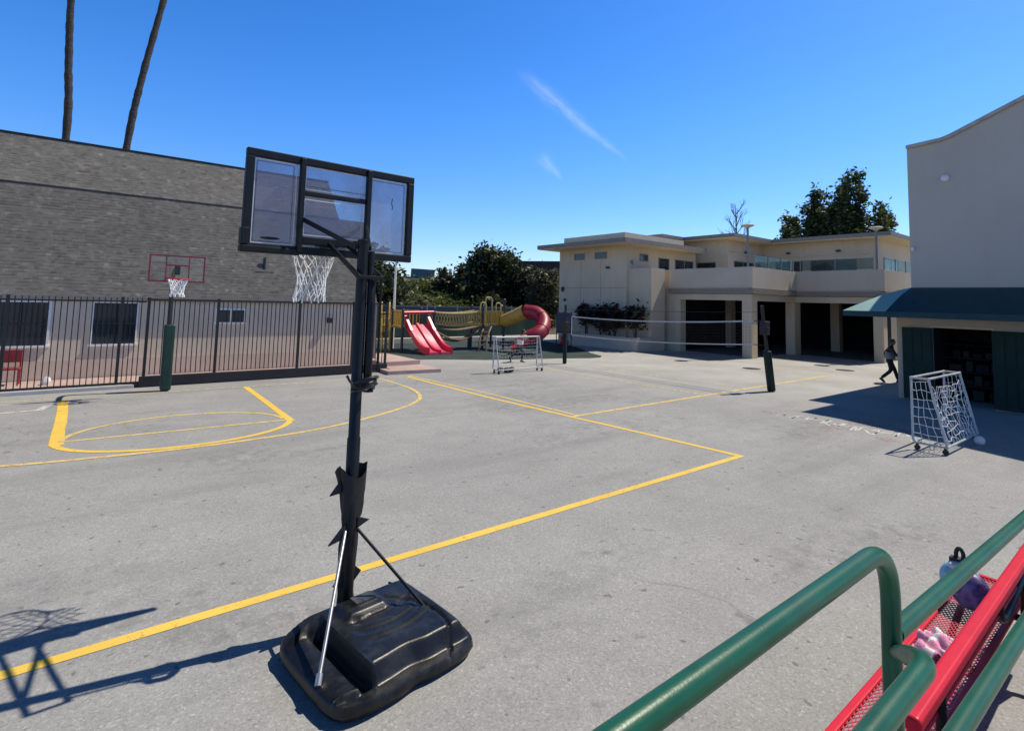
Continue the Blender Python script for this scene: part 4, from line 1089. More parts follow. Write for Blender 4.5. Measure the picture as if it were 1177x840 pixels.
# ------------------------------------------------------------------ small PVC goals
def goal(loc, lab, rz, L=2.05, D0=.30, D1=.58, Hh=1.34, seed=1, mess=1, cord=.0046, keep=.94):
    """mouth in the local XZ plane at y=0, back slants to -y"""
    o = thing('practice_goal', lab, 'goal', loc, 'small white practice goals', rz)
    z0 = .14; r = .0215
    m = MB()
    m.tube(fillet([(.0, -D1, z0), (0, 0, z0), (0, 0, Hh)], .09), r, 10); m.tube(fillet([(L, -D1, z0), (L, 0, z0), (L, 0, Hh)], .09), r, 10)
    m.tube([(0, -D1, z0), (.0, -D0, Hh)], r, 10); m.tube([(L, -D1, z0), (L, -D0, Hh)], r, 10)
    m.tube([(-.02, 0, Hh), (L+.02, 0, Hh)], r, 10); m.tube([(0, -D0, Hh), (L, -D0, Hh)], r, 10)
    for x in (0, L): m.tube([(x, .02, Hh), (x, -D0-.02, Hh)], r, 10)
    m.tube([(0, -D1, z0), (L, -D1, z0)], r, 10)
    for (x, y, z) in ((0, 0, Hh), (L, 0, Hh), (0, -D0, Hh), (L, -D0, Hh), (0, -D1, z0), (L, -D1, z0)): m.ellipsoid((x, y, z), (.028, .028, .028), 10, 6)
    fr = m.build('frame', M['pvc'], o, smooth=True, local=True)
    for x, y in ((.02, -.06), (.02, -D1+.03), (L-.02, -.06), (L-.02, -D1+.03)):
        m = MB(); m.tube([(x-.018, y, .05), (x+.018, y, .05)], .048, 14); m.box((x-.028, y-.02, .045), (x+.028, y+.02, z0-.02)); m.build('caster', M['darkmetal'], o, local=True)
    rn = random.Random(seed); m = MB()
    P = lambda u, v: Vector((u*L, -D1 + (D1-D0)*v, z0 + (Hh-z0)*v))
    nu, nv_ = 17, 9; G = {}
    for i in range(nu+1):
        for j in range(nv_+1):
            u, v = i/nu, j/nv_
            p = P(u, v*(.92 if 0 < i < nu else .99)); sag = math.sin(PI*u)*.22*mess*v + .05*mess*math.sin(7*u+2*v)
            p += Vector((rn.uniform(-.03, .03)*mess, .10*mess*math.sin(PI*u)*math.sin(PI*v)*rn.uniform(.5, 1.3) + rn.uniform(-.02, .02), -sag*.55 + rn.uniform(-.02, .02)))
            G[i, j] = p
    for i in range(nu+1):
        for j in range(nv_+1):
            if i < nu and rn.random() < keep: m.tube([G[i, j], G[i+1, j]], cord, 4, cap=False)
            if j < nv_ and rn.random() < keep: m.tube([G[i, j], G[i, j+1]], cord, 4, cap=False)
    for x in (0, L):      # side nets
        S = {}
        for i in range(5):
            for j in range(8):
                v = j/7; d = D1 + (D0-D1)*v; S[i, j] = Vector((x + rn.uniform(-.03, .03), -d*i/4 + rn.uniform(-.015, .015), z0 + (Hh-z0)*v*(.95) + rn.uniform(-.02, .02)))
        for i in range(5):
            for j in range(8):
                if i < 4: m.tube([S[i, j], S[i+1, j]], cord*.9, 4, cap=False)
                if j < 7: m.tube([S[i, j], S[i, j+1]], cord*.9, 4, cap=False)
    m.build('net', M['cord'], o, local=True)
    return o
goal((12.50, 3.50, 0), 'white PVC practice goal on casters with tangled net, near the green storage doors', R(-.5), seed=3, D0=.27, D1=.52)
goal((11.48, 15.70, 0), 'white PVC practice goal in front of the playground, with a child running behind it', R(0), seed=8, D0=.12, D1=.36, L=2.05, Hh=1.27, mess=.5, cord=.0016, keep=1.0)
m = MB(); m.ellipsoid((14.08, 2.84, .09), (.09, .09, .09), 18, 12); tag(m.build('white_ball', M['whitecloth'], smooth=True), 'white ball lying at the foot of the nearer practice goal', 'ball')
m = MB(); rn = random.Random(2)
for i in range(7): m.ellipsoid((12.05 + rn.uniform(-.3, .3), 15.62 + rn.uniform(-.1, .1), .09+rn.uniform(-.02, .05)), (.13, .10, .07), 9, 6, wob=.4, seed=i)
tag(m.build('dark_bag', M['cloth_black'], smooth=True), 'low heap of dark bags on the asphalt inside the distant practice goal', 'bag')

# ------------------------------------------------------------------ playground structure
pg = thing('play_structure', 'playground climbing frame with red double slide, yellow net bridge and crimson tube slide', 'playground', (14.8, 23, 0))
def pole(x, y, h, mat='blue', r=.065):
    m = MB(); m.tube([(x, y, 0), (x, y, h)], r, 12); m.lathe((x, y, h), [(r*1.15, 0), (r*1.15, .03), (r*.5, .07)], 12); m.build('post', M[mat], pg, smooth=True)
for x, y, h in ((11.82, 23.6, 2.0), (13.62, 23.78, 2.12), (11.95, 25.0, 2.0), (13.6, 25.1, 2.05), (16.26, 23.26, 2.28), (17.45, 23.0, 2.62), (16.5, 24.7, 2.25), (17.7, 24.5, 2.4), (15.9, 24.0, .62)): pole(x, y, h)
m = MB(); m.box((11.85, 23.62, 1.12), (13.6, 25.05, 1.20)); m.box((16.3, 23.1, 1.22), (17.65, 24.6, 1.30)); m.build('deck', M['brownrope'], pg)
# double slide
bed = MB(); rails_ = []
S0 = smooth_path([(0, 1.32), (.12, 1.22), (.55, .86), (1.0, .47), (1.35, .22), (1.62, .14), (1.86, .12)], 4)
A_ = Vector((11.98, 23.75, 0)); Bv = Vector((13.42, 23.75, 0)); drift = Vector((.16, -1.0, 0)).normalized()
W_ = Vector((1, .0, 0))
def sp(t, off): 
    return A_ + W_*off + drift*t
for off, w_, hgt in ((0, .13, .22), (.62, .12, .10), (1.24, .13, .22)):
    m = MB(); pts = [(p.x, p.y) for p in S0]
    for a, b in zip(pts[:-1], pts[1:]):
        q = []
        ha = hgt*(1 + (.9 if a[0] < .5 and hgt > .2 else 0)*(1-a[0]/.5 if a[0] < .5 else 0)); hb = hgt*(1 + (.9 if b[0] < .5 and hgt > .2 else 0)*(1-b[0]/.5 if b[0] < .5 else 0))
        p0, p1 = sp(a[0], off), sp(b[0], off); p2, p3 = sp(b[0], off+w_), sp(a[0], off+w_)
        lo_a, hi_a, lo_b, hi_b = a[1]-.10, a[1]+ha, b[1]-.10, b[1]+hb
        z = lambda p, h: (p.x, p.y, max(.01, h))
        m.face([z(p0, hi_a), z(p3, hi_a), z(p2, hi_b), z(p1, hi_b)]); m.face([z(p0, lo_a), z(p0, hi_a), z(p1, hi_b), z(p1, lo_b)]); m.face([z(p3, hi_a), z(p3, lo_a), z(p2, lo_b), z(p2, hi_b)])
    e = pts[-1]; m.face([(*sp(e[0], off)[:2], .01), (*sp(e[0], off)[:2], e[1]+hgt), (*sp(e[0], off+w_)[:2], e[1]+hgt), (*sp(e[0], off+w_)[:2], .01)])
    rails_.append(m)
for off in (.13, .74):
    pts = [(p.x, p.y) for p in S0]
    for a, b in zip(pts[:-1], pts[1:]):
        bed.face([(*sp(a[0], off)[:2], a[1]), (*sp(b[0], off)[:2], b[1]), (*sp(b[0], off+.5)[:2], b[1]), (*sp(a[0], off+.5)[:2], a[1])])
    e = pts[-1]; bed.face([(*sp(e[0], off)[:2], .01), (*sp(e[0], off)[:2], e[1]), (*sp(e[0], off+.5)[:2], e[1]), (*sp(e[0], off+.5)[:2], .01)])
for off in (.13, .74): bed.face([(*sp(0, off)[:2], 1.20), (*sp(0, off+.5)[:2], 1.20), (*sp(0, off+.5)[:2], 1.32), (*sp(0, off)[:2], 1.32)])
bed.box((12.0, 23.70, 1.13), (13.4, 23.76, 1.19))
sl = bed.build('slide', M['pink_slide'], pg, smooth=True)
for q in rails_: q.build('side_rail', M['pink_plastic'], sl, smooth=True)
m = MB(); m.tube([(11.82, 23.6, 1.88), (13.62, 23.78, 1.92)], .075, 12); m.build('slide_hood_bar', M['pink_plastic'], pg, smooth=True)
def panel(x0, y0, x1, y1, z0, z1, n, mat='yplastic', nm='guard_panel'):
    m = MB(); a, b = Vector((x0, y0, 0)), Vector((x1, y1, 0))
    for z in (z0, z1): m.bar(a+Vector((0, 0, z)), b+Vector((0, 0, z)), .05, .05)
    for i in range(n+1):
        p = a.lerp(b, i/n); m.box((p.x-.025, p.y-.025, z0), (p.x+.025, p.y+.025, z1))
    m.build(nm, M[mat], pg)
panel(11.9, 25.0, 13.55, 25.1, 1.2, 1.95, 8); panel(11.85, 23.7, 11.95, 25.0, 1.2, 1.95, 6)
m = MB(); m.box((12.0, 25.12, 1.2), (12.8, 25.16, 1.8)); m.build('solid_panel', M['yplastic'], pg)
panel(16.3, 24.65, 17.6, 24.5, 1.3, 2.0, 9); panel(16.30, 23.2, 17.4, 23.0, 1.3, 2.0, 9); panel(15.85, 23.5, 16.26, 23.26, 1.25, 1.95, 4); panel(17.5, 23.1, 17.65, 24.4, 1.3, 2.0, 8)
# arched climber to the left of the slide
m = MB()
for dx in (0, .42):
    m.tube(smooth_path([(11.15+dx, 24.4, 0), (11.15+dx, 24.5, 1.2), (11.25+dx, 24.8, 2.1), (11.4+dx, 25.1, 2.35)], 5), .04, 8)
for k in range(6): m.tube([(11.15, 24.45+.03*k, .35+.3*k), (11.57, 24.45+.03*k, .35+.3*k)], .028, 6)
m.box((11.2, 24.55, 1.0), (11.55, 24.6, 1.75)); m.build('climbing_ladder', M['yplastic'], pg, smooth=True)
m = MB()
for k in range(4):
    x = 9.6+.55*k
    m.tube([(x+.16*math.cos(a), 26.2, 1.85+.16*math.sin(a)) for a in [2*PI*i/14 for i in range(14)]], .028, 6, closed=True)
m.tube([(9.3, 26.2, 2.08), (11.6, 26.2, 2.08)], .04, 8); m.tube([(9.3, 26.2, 0), (9.3, 26.2, 2.1)], .05, 8); m.build('ring_ladder', M['ysteel'], pg, smooth=True)
# net bridge
BA, BB = Vector((13.66, 23.85, 0)), Vector((16.2, 23.35, 0)); Off = Vector((.16, .9, 0))
m = MB(); cords = MB()
for off in (Vector((0, 0, 0)), Off):
    tp_ = sagl(BA+off+Vector((0, 0, 1.92)), BB+off+Vector((0, 0, 2.0)), .10); bt_ = sagl(BA+off+Vector((0, 0, 1.38)), BB+off+Vector((0, 0, 1.42)), .16)
    m.tube(tp_, .045, 8); m.tube(bt_, .04, 8)
    for i in range(16):
        cords.tube([tp_[i], bt_[min(16, i+1)]], .014, 4, cap=False); cords.tube([bt_[i], tp_[i+1]], .014, 4, cap=False)
m.build('bridge_rail', M['ysteel'], pg, smooth=True); cords.build('bridge_net', M['ysteel'], pg)
m = MB(); dk = sagl(BA+Off*.5+Vector((0, 0, 1.18)), BB+Off*.5+Vector((0, 0, 1.22)), .20)
for a, b in zip(dk[:-1], dk[1:]): m.bar(a.lerp(b, .08), a.lerp(b, .92), .8, .05)
m.build('bridge_deck', M['brownrope'], pg)
m = MB(); m.tube(smooth_path([(13.7, 23.7, .95), (14.4, 23.5, .62), (15.1, 23.4, .55), (15.8, 23.4, .78), (16.3, 23.5, 1.1)], 5), .055, 8); m.tube(smooth_path([(13.9, 24.3, .85), (14.6, 24.2, .50), (15.4, 24.1, .46), (16.2, 24.0, .9)], 5), .055, 8)
m.build('lower_balance_rope', M['brownrope'], pg, smooth=True)
m = MB()
for (x, y, h0, h1, w_) in ((16.26, 23.26, 1.9, 2.46, .18), (17.1, 23.95, 1.3, 2.74, .22), (17.5, 23.6, 1.9, 2.45, .16)):
    m.tube(fillet([(x-w_, y, h0), (x-w_, y, h1), (x+w_, y, h1), (x+w_, y, h0)], .17, 6), .035, 8)
m.build('hand_loop', M['ysteel'], pg, smooth=True)
m = MB(); m.tube(fillet([(15.7, 22.75, 0), (15.75, 22.8, .45), (16.05, 23.0, .95), (16.4, 23.3, 1.2)], .2), .045, 8); m.tube(fillet([(16.0, 22.5, 0), (16.05, 22.6, .45), (16.35, 22.8, .95), (16.7, 23.1, 1.2)], .2), .045, 8)
for k in range(4): m.tube([(15.74+.09*k, 22.8+.05*k, .3+.22*k), (16.04+.09*k, 22.6+.05*k, .3+.22*k)], .03, 6)
m.build('curved_climber', M['brownrope'], pg, smooth=True)
# yellow entry hood and crimson spiral tube
yl = smooth_path([(17.38, 22.95, 1.50), (17.65, 22.3, 1.76), (17.86, 21.68, 2.04)], 6)
m = MB(); m.tube(yl, [.34 + .06*i/(len(yl)-1) for i in range(len(yl))], 10, cap=False); m.build('tube_entry', M['yplastic'], pg, smooth=True)
sp_ = [(17.86, 21.68, 2.04), (18.12, 21.15, 1.98), (18.15, 20.65, 1.66), (17.82, 20.28, 1.28), (17.35, 20.15, .98), (16.98, 20.40, .80)]
sp_ = smooth_path(sp_, 5)
m = MB(); m.tube(sp_, [.37]*len(sp_), 14, cap=False)
for k in (0, 8, 16): m.tube([sp_[k], sp_[k].lerp(sp_[k+1], .4)], .395, 14)
m.build('spiral_tube', M['red_tube'], pg, smooth=True)
m = MB()
ch_ = smooth_path([(17.0, 20.4, .62), (16.8, 20.55, .50), (16.6, 20.75, .36), (16.4, 20.95, .27)], 5)
for a, b in zip(ch_[:-1], ch_[1:]): m.bar(a, b, .62, .10)
m.tube(ch_, .13, 8); m.build('slide_exit', M['pink_plastic'], pg, smooth=True)
m = MB(); m.tube([(18.0, 20.7, 0), (18.0, 20.7, 1.4)], .06, 10); m.build('slide_post', M['blue'], pg)
# bin / ball cart by the building edge
bn = thing('ball_cart', 'tall dark cart with red balls in shade at the left edge of the school building', 'cart', (21.2, 22.2, 0))
m = MB(); m.box((20.85, 22.0, .9), (21.55, 22.6, 2.0)); m.build('canvas_cover', M['bluewall'], bn, bevel=.05)
m = MB()
for x in (20.88, 21.52):
    for y in (22.03, 22.57): m.tube([(x, y, 0), (x, y, 2.05)], .025, 8)
for z in (.15, .88): 
    m.tube([(20.88, 22.03, z), (21.52, 22.03, z), (21.52, 22.57, z), (20.88, 22.57, z)], .02, 6, closed=True)
m.build('frame', M['darkmetal'], bn)
for i, (x, y, z) in enumerate(((21.05, 22.2, .32), (21.32, 22.2, .33), (21.18, 22.42, .33), (21.1, 22.25, .60), (21.35, 22.35, .61))):
    m = MB(); m.ellipsoid((x, y, z), (.145, .145, .145), 12, 8); m.build('ball', M['redrim'], bn, smooth=True)

# ------------------------------------------------------------------ fence, wall, slope, trees behind the playground
wf = thing('windscreen_fence', 'chain link fence covered with dark green windscreen behind the playground', 'fence', (14, 29.3, 0))
for k in range(9): m = MB(); x = 7.5+2.2*k; m.tube([(x, 29.36, 0), (x, 29.36, 2.25)], .04, 8); m.build('post', M['greymetal'], wf)
m = MB()
for k in range(26):
    x0 = 7.3+.7*k; m.face([(x0, 29.28+.02*math.sin(k*1.9), .12), (x0+.7, 29.28+.02*math.sin((k+1)*1.9), .12), (x0+.7, 29.28+.03*math.sin((k+1)*1.9), 1.75), (x0, 29.28+.03*math.sin(k*1.9), 1.75)])
m.build('windscreen', M['greenscreen'], wf)
gs = thing('green_fabric_screen', 'dark green screen hung on the end post of the black gate beside the house corner', 'screen', (9.1, 21.6, .3))
m = MB()
for k in range(8):
    x0 = 8.85+.11*k; m.face([(x0, 21.6+.02*math.sin(k*2), .95), (x0+.11, 21.6+.02*math.sin(k*2+2), .95), (x0+.11, 21.6, 2.05), (x0, 21.6, 2.05)])
m.build('fabric', M['greenscreen'], gs)
m = MB(); pickets(m, 8.85, 9.75, 21.66, .27, 2.1, .14); 
for z in (.4, 2.1): m.box((8.8, 21.64, z-.02), (9.75, 21.68, z+.02))
for x in (8.8, 9.75): m.box((x-.03, 21.63, .27), (x+.03, 21.69, 2.3))
m.build('picket_frame', M['iron'], gs)
bw = MB(); bw.box((6, 31.4, 0), (26, 31.6, 2.02))
for k in range(10): bw.box((6.0+2*k-.12, 31.32, 0), (6.0+2*k+.12, 31.4, 2.06))
bw.box((5.9, 31.3, 2.02), (26.1, 31.7, 2.10)); tag(bw.build('boundary_wall', M['bluewall']), 'long grey-blue boundary wall behind the green windscreen fence', 'wall')
# embankment
def hill_z(x, y):
    d = Vector((x, y)).length; b = max(0, (y-32.2)/22)
    return 4.9*min(1, b)**.8 + .18*math.sin(x*.5+1)*math.cos(y*.4)*min(1, b*3)
m = MB(); nx, ny = 60, 26; 
for j in range(ny+1):
    for i in range(nx+1):
        x = -10 + 90*i/nx; y = 32 + 45*j/ny; m.v.append((x, y, max(.0, hill_z(x, y)) + .001))
for j in range(ny):
    for i in range(nx): a = j*(nx+1)+i; m.f.append((a, a+1, a+nx+2, a+nx+1)); m.m.append(0)
structure(m.build('hillside', M['soil'], smooth=True))
rn = np.random.default_rng(5); bl = []
for k in range(170):
    x = rn.uniform(14, 40); y = rn.uniform(33.5, 50); bl.append((x, y, hill_z(x, y)+.25, rn.uniform(.5, 1.3), rn.uniform(.5, 1.2), rn.uniform(.25, .55)))
o = leaves('weed_cover', bl, 15000, .20, M['weed'], None, 77); o['kind'] = 'stuff'
sw = thing('sound_wall', 'dark brown freeway sound wall along the top of the weedy slope', 'wall', (33, 52, 3))
m = MB(); P_ = [(20.5, 60.0, 4.9), (27.5, 55.5, 4.95), (33.4, 51.6, 5.0)]
for a, b in zip(P_[:-1], P_[1:]): m.bar((a[0], a[1], 3.0), (b[0], b[1], 3.0), .3, 4.0)
m.build('lower_wall', M['brownwall'], sw)
m = MB()
m.bar((33.5, 51.5, 4.4), (48, 39, 4.75), .3, 5.2)
m.build('upper_wall', M['brownwall'], sw)
bb_ = thing('billboard', 'small grey-blue roadside billboard beyond the sound wall', 'billboard', (28.8, 54.5, 3))
m = MB(); m.bar((28.2, 54.8, 5.25), (30.4, 53.3, 5.15), .2, 1.35); m.build('panel', M['bill'], bb_)
for q in ((28.6, 54.55), (29.95, 53.6)): m = MB(); m.tube([(q[0], q[1], 3), (q[0], q[1], 4.65)], .08, 8); m.build('leg', M['greymetal'], bb_)
lp = thing('light_pole', 'thin pale light pole rising behind the playground, left of the red slide', 'light pole', (12.3, 25.8, 0))
m = MB(); m.tube([(12.35, 25.7, 0), (12.35, 25.7, 4.6)], [.07, .05], 10); m.build('pole', M['tape'], lp, smooth=True)
m = MB(); m.box((12.1, 25.6, 4.6), (12.6, 25.8, 4.68)); m.build('lamp_head', M['greymetal'], lp)

def blobs(c, rx, ry, rz, n, seed, k=.42, flat=0):
    rn = random.Random(seed); out = []
    while len(out) < n:
        x, y, z = (rn.uniform(-1, 1) for _ in range(3)); d = math.sqrt(x*x+y*y+z*z)
        if d > 1 or d < .35: continue
        s = k*(1.15-.45*d)*rn.uniform(.7, 1.2)
        out.append((c[0]+x*rx*(1-s*.6), c[1]+y*ry*(1-s*.6), c[2]+z*rz*(1-s*.6), rx*s, ry*s, rz*s))
    return out
def tree(name, lab, cat, c, r, zc, n, size, mat, seed, trunk_r=.25, group=None, nb=26, k=.42, base=0, th=None, bark='bark'):
    o = thing(name, lab, cat, (c[0], c[1], base), group)
    B = blobs((c[0], c[1], zc), r[0], r[1], r[2], nb, seed, k)
    leaves('crown', B, n, size, M[mat], o, seed, ground=base)
    limbs((c[0], c[1], base), (c[0]+.1, c[1], th if th else zc), trunk_r, [b[:3] for b in B[:9]], M[bark], o, seed=seed)
    return o
G1 = 'trees on the slope behind the playground'
tree('dense_tree', 'large dark rounded tree behind the playground, tallest in the middle distance', 'tree', (29.6, 40.6), (2.9, 2.9, 3.1), 4.5, 15000, .26, 'sage', 11, .3, G1, 34, .40)
tree('dense_tree', 'dark tree rising behind the right end of the house, partly hidden by the clear backboard', 'tree', (16.2, 37.0), (2.6, 2.6, 2.7), 3.4, 9000, .24, 'sage', 12, .28, G1, 28)
tree('round_bush', 'dark low bush just left of the large rounded tree', 'bush', (26.4, 43.3), (1.7, 1.7, 2.2), 2.8, 6500, .24, 'bush', 13, .15, G1, 20)
tree('round_bush', 'dark spreading bush right of the large rounded tree', 'bush', (31.2, 37.6), (2.3, 2.3, 2.9), 3.1, 9000, .24, 'bush', 14, .15, G1, 22)
tree('dry_bush', 'greyish half-bare bush touching the left edge of the school building roof line', 'bush', (30.4, 34.4), (1.9, 1.9, 2.7), 2.9, 9000, .16, 'grey_leaf', 15, .15, G1, 22)
tree('round_bush', 'low dark bush under the large rounded tree, above the boundary wall', 'bush', (26.5, 36.5), (2.4, 1.6, 1.5), 1.7, 5000, .22, 'bush', 16, .12, G1, 18)
tree('round_bush', 'dark bush behind the climbing ladder and pale light pole', 'bush', (18.8, 37.8), (2.6, 1.8, 1.5), 1.5, 4500, .22, 'bush', 17, .12, G1, 18)
tree('narrow_cypress', 'thin dark cypress on the skyline right of the billboard', 'tree', (30.6, 51.6), (.35, .35, 1.6), 4.6, 900, .22, 'sage', 18, .1, G1, 10, .5)
tree('narrow_cypress', 'thin dark sapling on the skyline touching the left side of the large rounded tree', 'tree', (29.9, 46.8), (.55, .55, 1.3), 5.2, 1100, .22, 'sage', 19, .1, G1, 10, .5)
G2 = 'tall trees behind the school building'
def tall(lab, x, y, ztop, r, seed, n):
    o = thing('tall_tree', lab, 'tree', (x, y, 0), G2); rn = random.Random(seed); B = []
    # several upright plumes fused at the bottom
    for i in range(11):
        a = 2*PI*i/11 + rn.uniform(-.3, .3); q = r*rn.uniform(.1, 1.0) if i else 0; h = (ztop - (ztop-8.2)*.62*(q/r)**1.2)*rn.uniform(.93, 1.0)
        px, py = x+q*math.cos(a), y+q*math.sin(a)
        for z in np.linspace(ztop*.42, h-.5, 6):
            t = (z-ztop*.42)/(h-ztop*.42); s_ = r*.32*(1.1-.66*t)
            B.append((px+rn.uniform(-.2, .2), py+rn.uniform(-.2, .2), z, s_, s_, s_*1.15))
    leaves('crown', B, n*2, .17, M['pine'], o, seed, hollow=.45, jit=.3, stretch=2.0)
    limbs((x, y, 0), (x, y, ztop*.55), .3, [b[:3] for b in B[4::6]], M['bark'], o, seed=seed)
tall('shortest of the tall trees behind the school roof, standing apart on the left', 50.4, 22.9, 11.9, 1.35, 31, 6500)
tall('broad tall tree behind the school roof, middle of the clump', 47.6, 19.6, 13.0, 2.4, 32, 12000)
tall('tallest tree behind the school roof, right half of the clump', 46.8, 16.7, 13.9, 2.7, 33, 14000)
bt = thing('bare_tree', 'leafless grey tree behind the flat school roof, left of the terrace lamp', 'tree', (52.3, 29.4, 0)); m = MB(); rn = random.Random(6)
m.tube([(52.3, 29.4, 0), (52.35, 29.4, 9.0), (52.3, 29.5, 13.2)], [.18, .11, .02], 6)
def twig(p, d, L, r, dep):
    q = p + d*L; m.tube([p, q], [r, r*.55], 5, cap=False)
    if dep:
        for _ in range(3):
            dd = (d + Vector((rn.uniform(-.6, .6), rn.uniform(-.6, .6), rn.uniform(-.1, .5)))).normalized(); twig(p.lerp(q, rn.uniform(.5, 1)), dd, L*.62, r*.5, dep-1)
for i in range(11):
    z = 8.0 + i*.42; a = i*2.4; twig(Vector((52.33, 29.42, z)), Vector((math.cos(a)*.6, math.sin(a)*.6, .8)).normalized(), 1.5 - .05*i, .055, 3)
m.build('branches', M['greybark'], bt)
G3 = 'palms behind the house'
def palm(lab, pts, r):
    o = thing('palm_tree', lab, 'palm tree', pts[0], G3); m = MB(); P_ = smooth_path(pts, 14); n = len(P_)
    m.tube(P_, [r*(1.12 - .25*i/n)*(1+.07*math.sin(i*2.1)+.04*math.sin(i*5.3)) for i in range(n)], 12); m.build('trunk', M['palm'], o, smooth=True)
    rn = random.Random(int(r*1000)+len(lab)); m = MB(); T = Vector(pts[-1])
    for k in range(34):
        a = k*2.4; el = rn.uniform(-.7, .9); d = Vector((math.cos(a), math.sin(a), 0)); Lf = rn.uniform(2.0, 2.8)
        sp0 = [T + d*(Lf*t)*math.cos(el*(1-t*.4)) + Vector((0, 0, Lf*t*math.sin(el) - 1.1*t*t)) for t in (0, .25, .5, .75, 1)]
        side = Vector((-d.y, d.x, 0))
        for i in range(4):
            for sgn in (-1, 1):
                for q in range(3):
                    p = sp0[i].lerp(sp0[i+1], q/3); t_ = (sp0[i+1]-sp0[i]).normalized(); e = p + side*sgn*(.75-.13*i) + t_*.35 - Vector((0, 0, .18)); m.face([p, p+t_*.07, e])
    m.build('crown', M['frond'], o)
palm('tall straight palm trunk behind the shingle roof, the left one', [(-2.6, 49.9, 0), (-2.3, 49.9, 13.5), (-2.55, 49.9, 19), (-2.75, 49.9, 23.6), (-2.8, 49.9, 32)], .235)
palm('tall palm trunk leaning to the right behind the shingle roof', [(.35, 50, 0), (1.3, 50, 13.8), (1.85, 50, 19.0), (2.75, 50, 25.2), (4.0, 50, 34)], .235)
# ------------------------------------------------------------------ handrails in the foreground
GR = 'green handrails of the entrance ramp'
def post_at(mb, x, y, z0, z1, r): mb.tube([(x, y, z0), (x, y, z1)], r, 18)
hr = thing('green_handrail', 'glossy green tubular handrail with rounded end in the lower middle, nearest the camera', 'handrail', (0, .49, 1.0), GR)
rr = .0225
PXR, PYR, PYH = 1.67, .527, .40
m = MB(); m.tube(fillet([(-1.8, PYR, 2.0), (PXR, PYR, 2.0), (PXR, PYR, .98)], .15, 12), rr, 20); m.build('guard_rail', M['greenrail'], hr, smooth=True)
m = MB(); fp = fillet([(-1.8, PYH, 1.845), (1.475, PYH, 1.845), (1.555, .452, 1.805), (PXR+.005, PYR-.002, 1.735)], .085, 8)
m.tube(fp, [rr*.98]*(len(fp)-3) + [rr*.92, rr*.86, rr*.70], 20, cap=False); m.build('grab_rail', M['greenrail'], hr, smooth=True)
for x in (-1.6, -.3):
    m = MB(); post_at(m, x, PYR, .98, 1.99, rr); m.build('rail_post', M['greenrail'], hr, smooth=True)
for x in (-1.2, .2):
    m = MB(); m.tube(fillet([(x, PYR, 1.74), (x, PYH, 1.76), (x, PYH, 1.84)], .04), .008, 8); m.build('rail_bracket', M['greenrail'], hr, smooth=True)
h2 = thing('green_handrail', 'thinner-looking green handrail section running away to the right above the red bench', 'handrail', (4, PYR, .7), GR)
m = MB(); m.tube([(PXR+.018, PYR, 1.776), (7.2, PYR, 1.53)], rr, 20); m.build('guard_rail', M['greenrail'], h2, smooth=True)
m = MB(); m.tube([(.9, PYH, 1.643), (7.2, PYH, 1.455)], rr*.98, 20); m.build('grab_rail', M['greenrail'], h2, smooth=True)
m = MB(); post_at(m, 7.1, PYR, .7, 1.53, rr); m.build('rail_post', M['greenrail'], h2, smooth=True)

# ------------------------------------------------------------------ red bench
bc = thing('red_mesh_bench', 'red steel mesh bench with a thick red back rail and black tubular legs', 'bench', (4.4, 1.1, 0), rz=R(.7))
x0, x1 = 2.92, 5.98; ya, yb = .92, 1.314; zs = .45
m = MB()
for (a, b, c, d) in ((x0, x1, yb-.045, yb), (x0, x1, ya, ya+.04), (x0, x0+.045, ya+.04, yb-.045), (x1-.045, x1, ya+.04, yb-.045)): m.box((a, c, zs-.035), (b, d, zs))
seat = m.build('seat_frame', M['redmetal'], bc, bevel=.010)
def mesh_panel(O, U, V, lu, lv, pu, pv, t):
    """expanded-metal lattice: two sets of diagonal strands, trimmed to the panel"""
    mb = MB(); O, U, V = Vector(O), Vector(U), Vector(V); N = U.cross(V).normalized(); k = pv/pu
    for sgn in (1, -1):
        c = -lv/k if sgn > 0 else 0
        end = lu if sgn > 0 else lu + lv/k
        while c < end:
            pts = []
            # strand: v = sgn*k*(u-c)
            if sgn > 0: u0_, u1_ = max(0, c), min(lu, c+lv/k)
            else: u0_, u1_ = max(0, c-lv/k), min(lu, c)
            if u1_-u0_ > .004:
                v0_, v1_ = sgn*k*(u0_-c), sgn*k*(u1_-c)
                mb.bar(O+U*u0_+V*v0_+N*(.0015*sgn), O+U*u1_+V*v1_+N*(.0015*sgn), t, .003, up=N)
            c += pu
    return mb
mesh_panel((x0+.04, ya+.035, zs-.012), (1, 0, 0), (0, 1, 0), x1-x0-.08, yb-ya-.075, .050, .025, .0070).build('seat_mesh', M['redmesh'], bc)
m = MB(); m.box((x0, .842, .785), (x1, .918, .855)); m.build('back_rail', M['redmetal'], bc, bevel=.020, seg=4)
mesh_panel((x0+.03, .892, .70), (1, 0, 0), (0, 0, 1), x1-x0-.06, .085, .050, .025, .0070).build('back_mesh', M['redmesh'], bc)
m = MB(); m.box((x0, .878, .675), (x1, .906, .70)); m.build('back_lower_rail', M['redmetal'], bc, bevel=.006)
for x in (3.35, 5.45):
    m = MB(); m.tube(fillet([(x, .875, .78), (x, .875, .40), (x, .78, .36), (x, .66, .03), (x+.02, .62, .03)], .07), .024, 10); m.tube(fillet([(x, .88, .415), (x, 1.22, .405), (x, 1.33, .03), (x, 1.38, .03)], .07), .024, 10); m.build('leg', M['black'], bc, smooth=True)
m = MB(); m.tube(fillet([(5.75, .872, .80), (5.38, .885, .70), (4.95, .90, .585), (4.72, .89, .66), (4.66, .88, .79)], .10), .029, 10); m.build('brace', M['black'], bc, smooth=True)

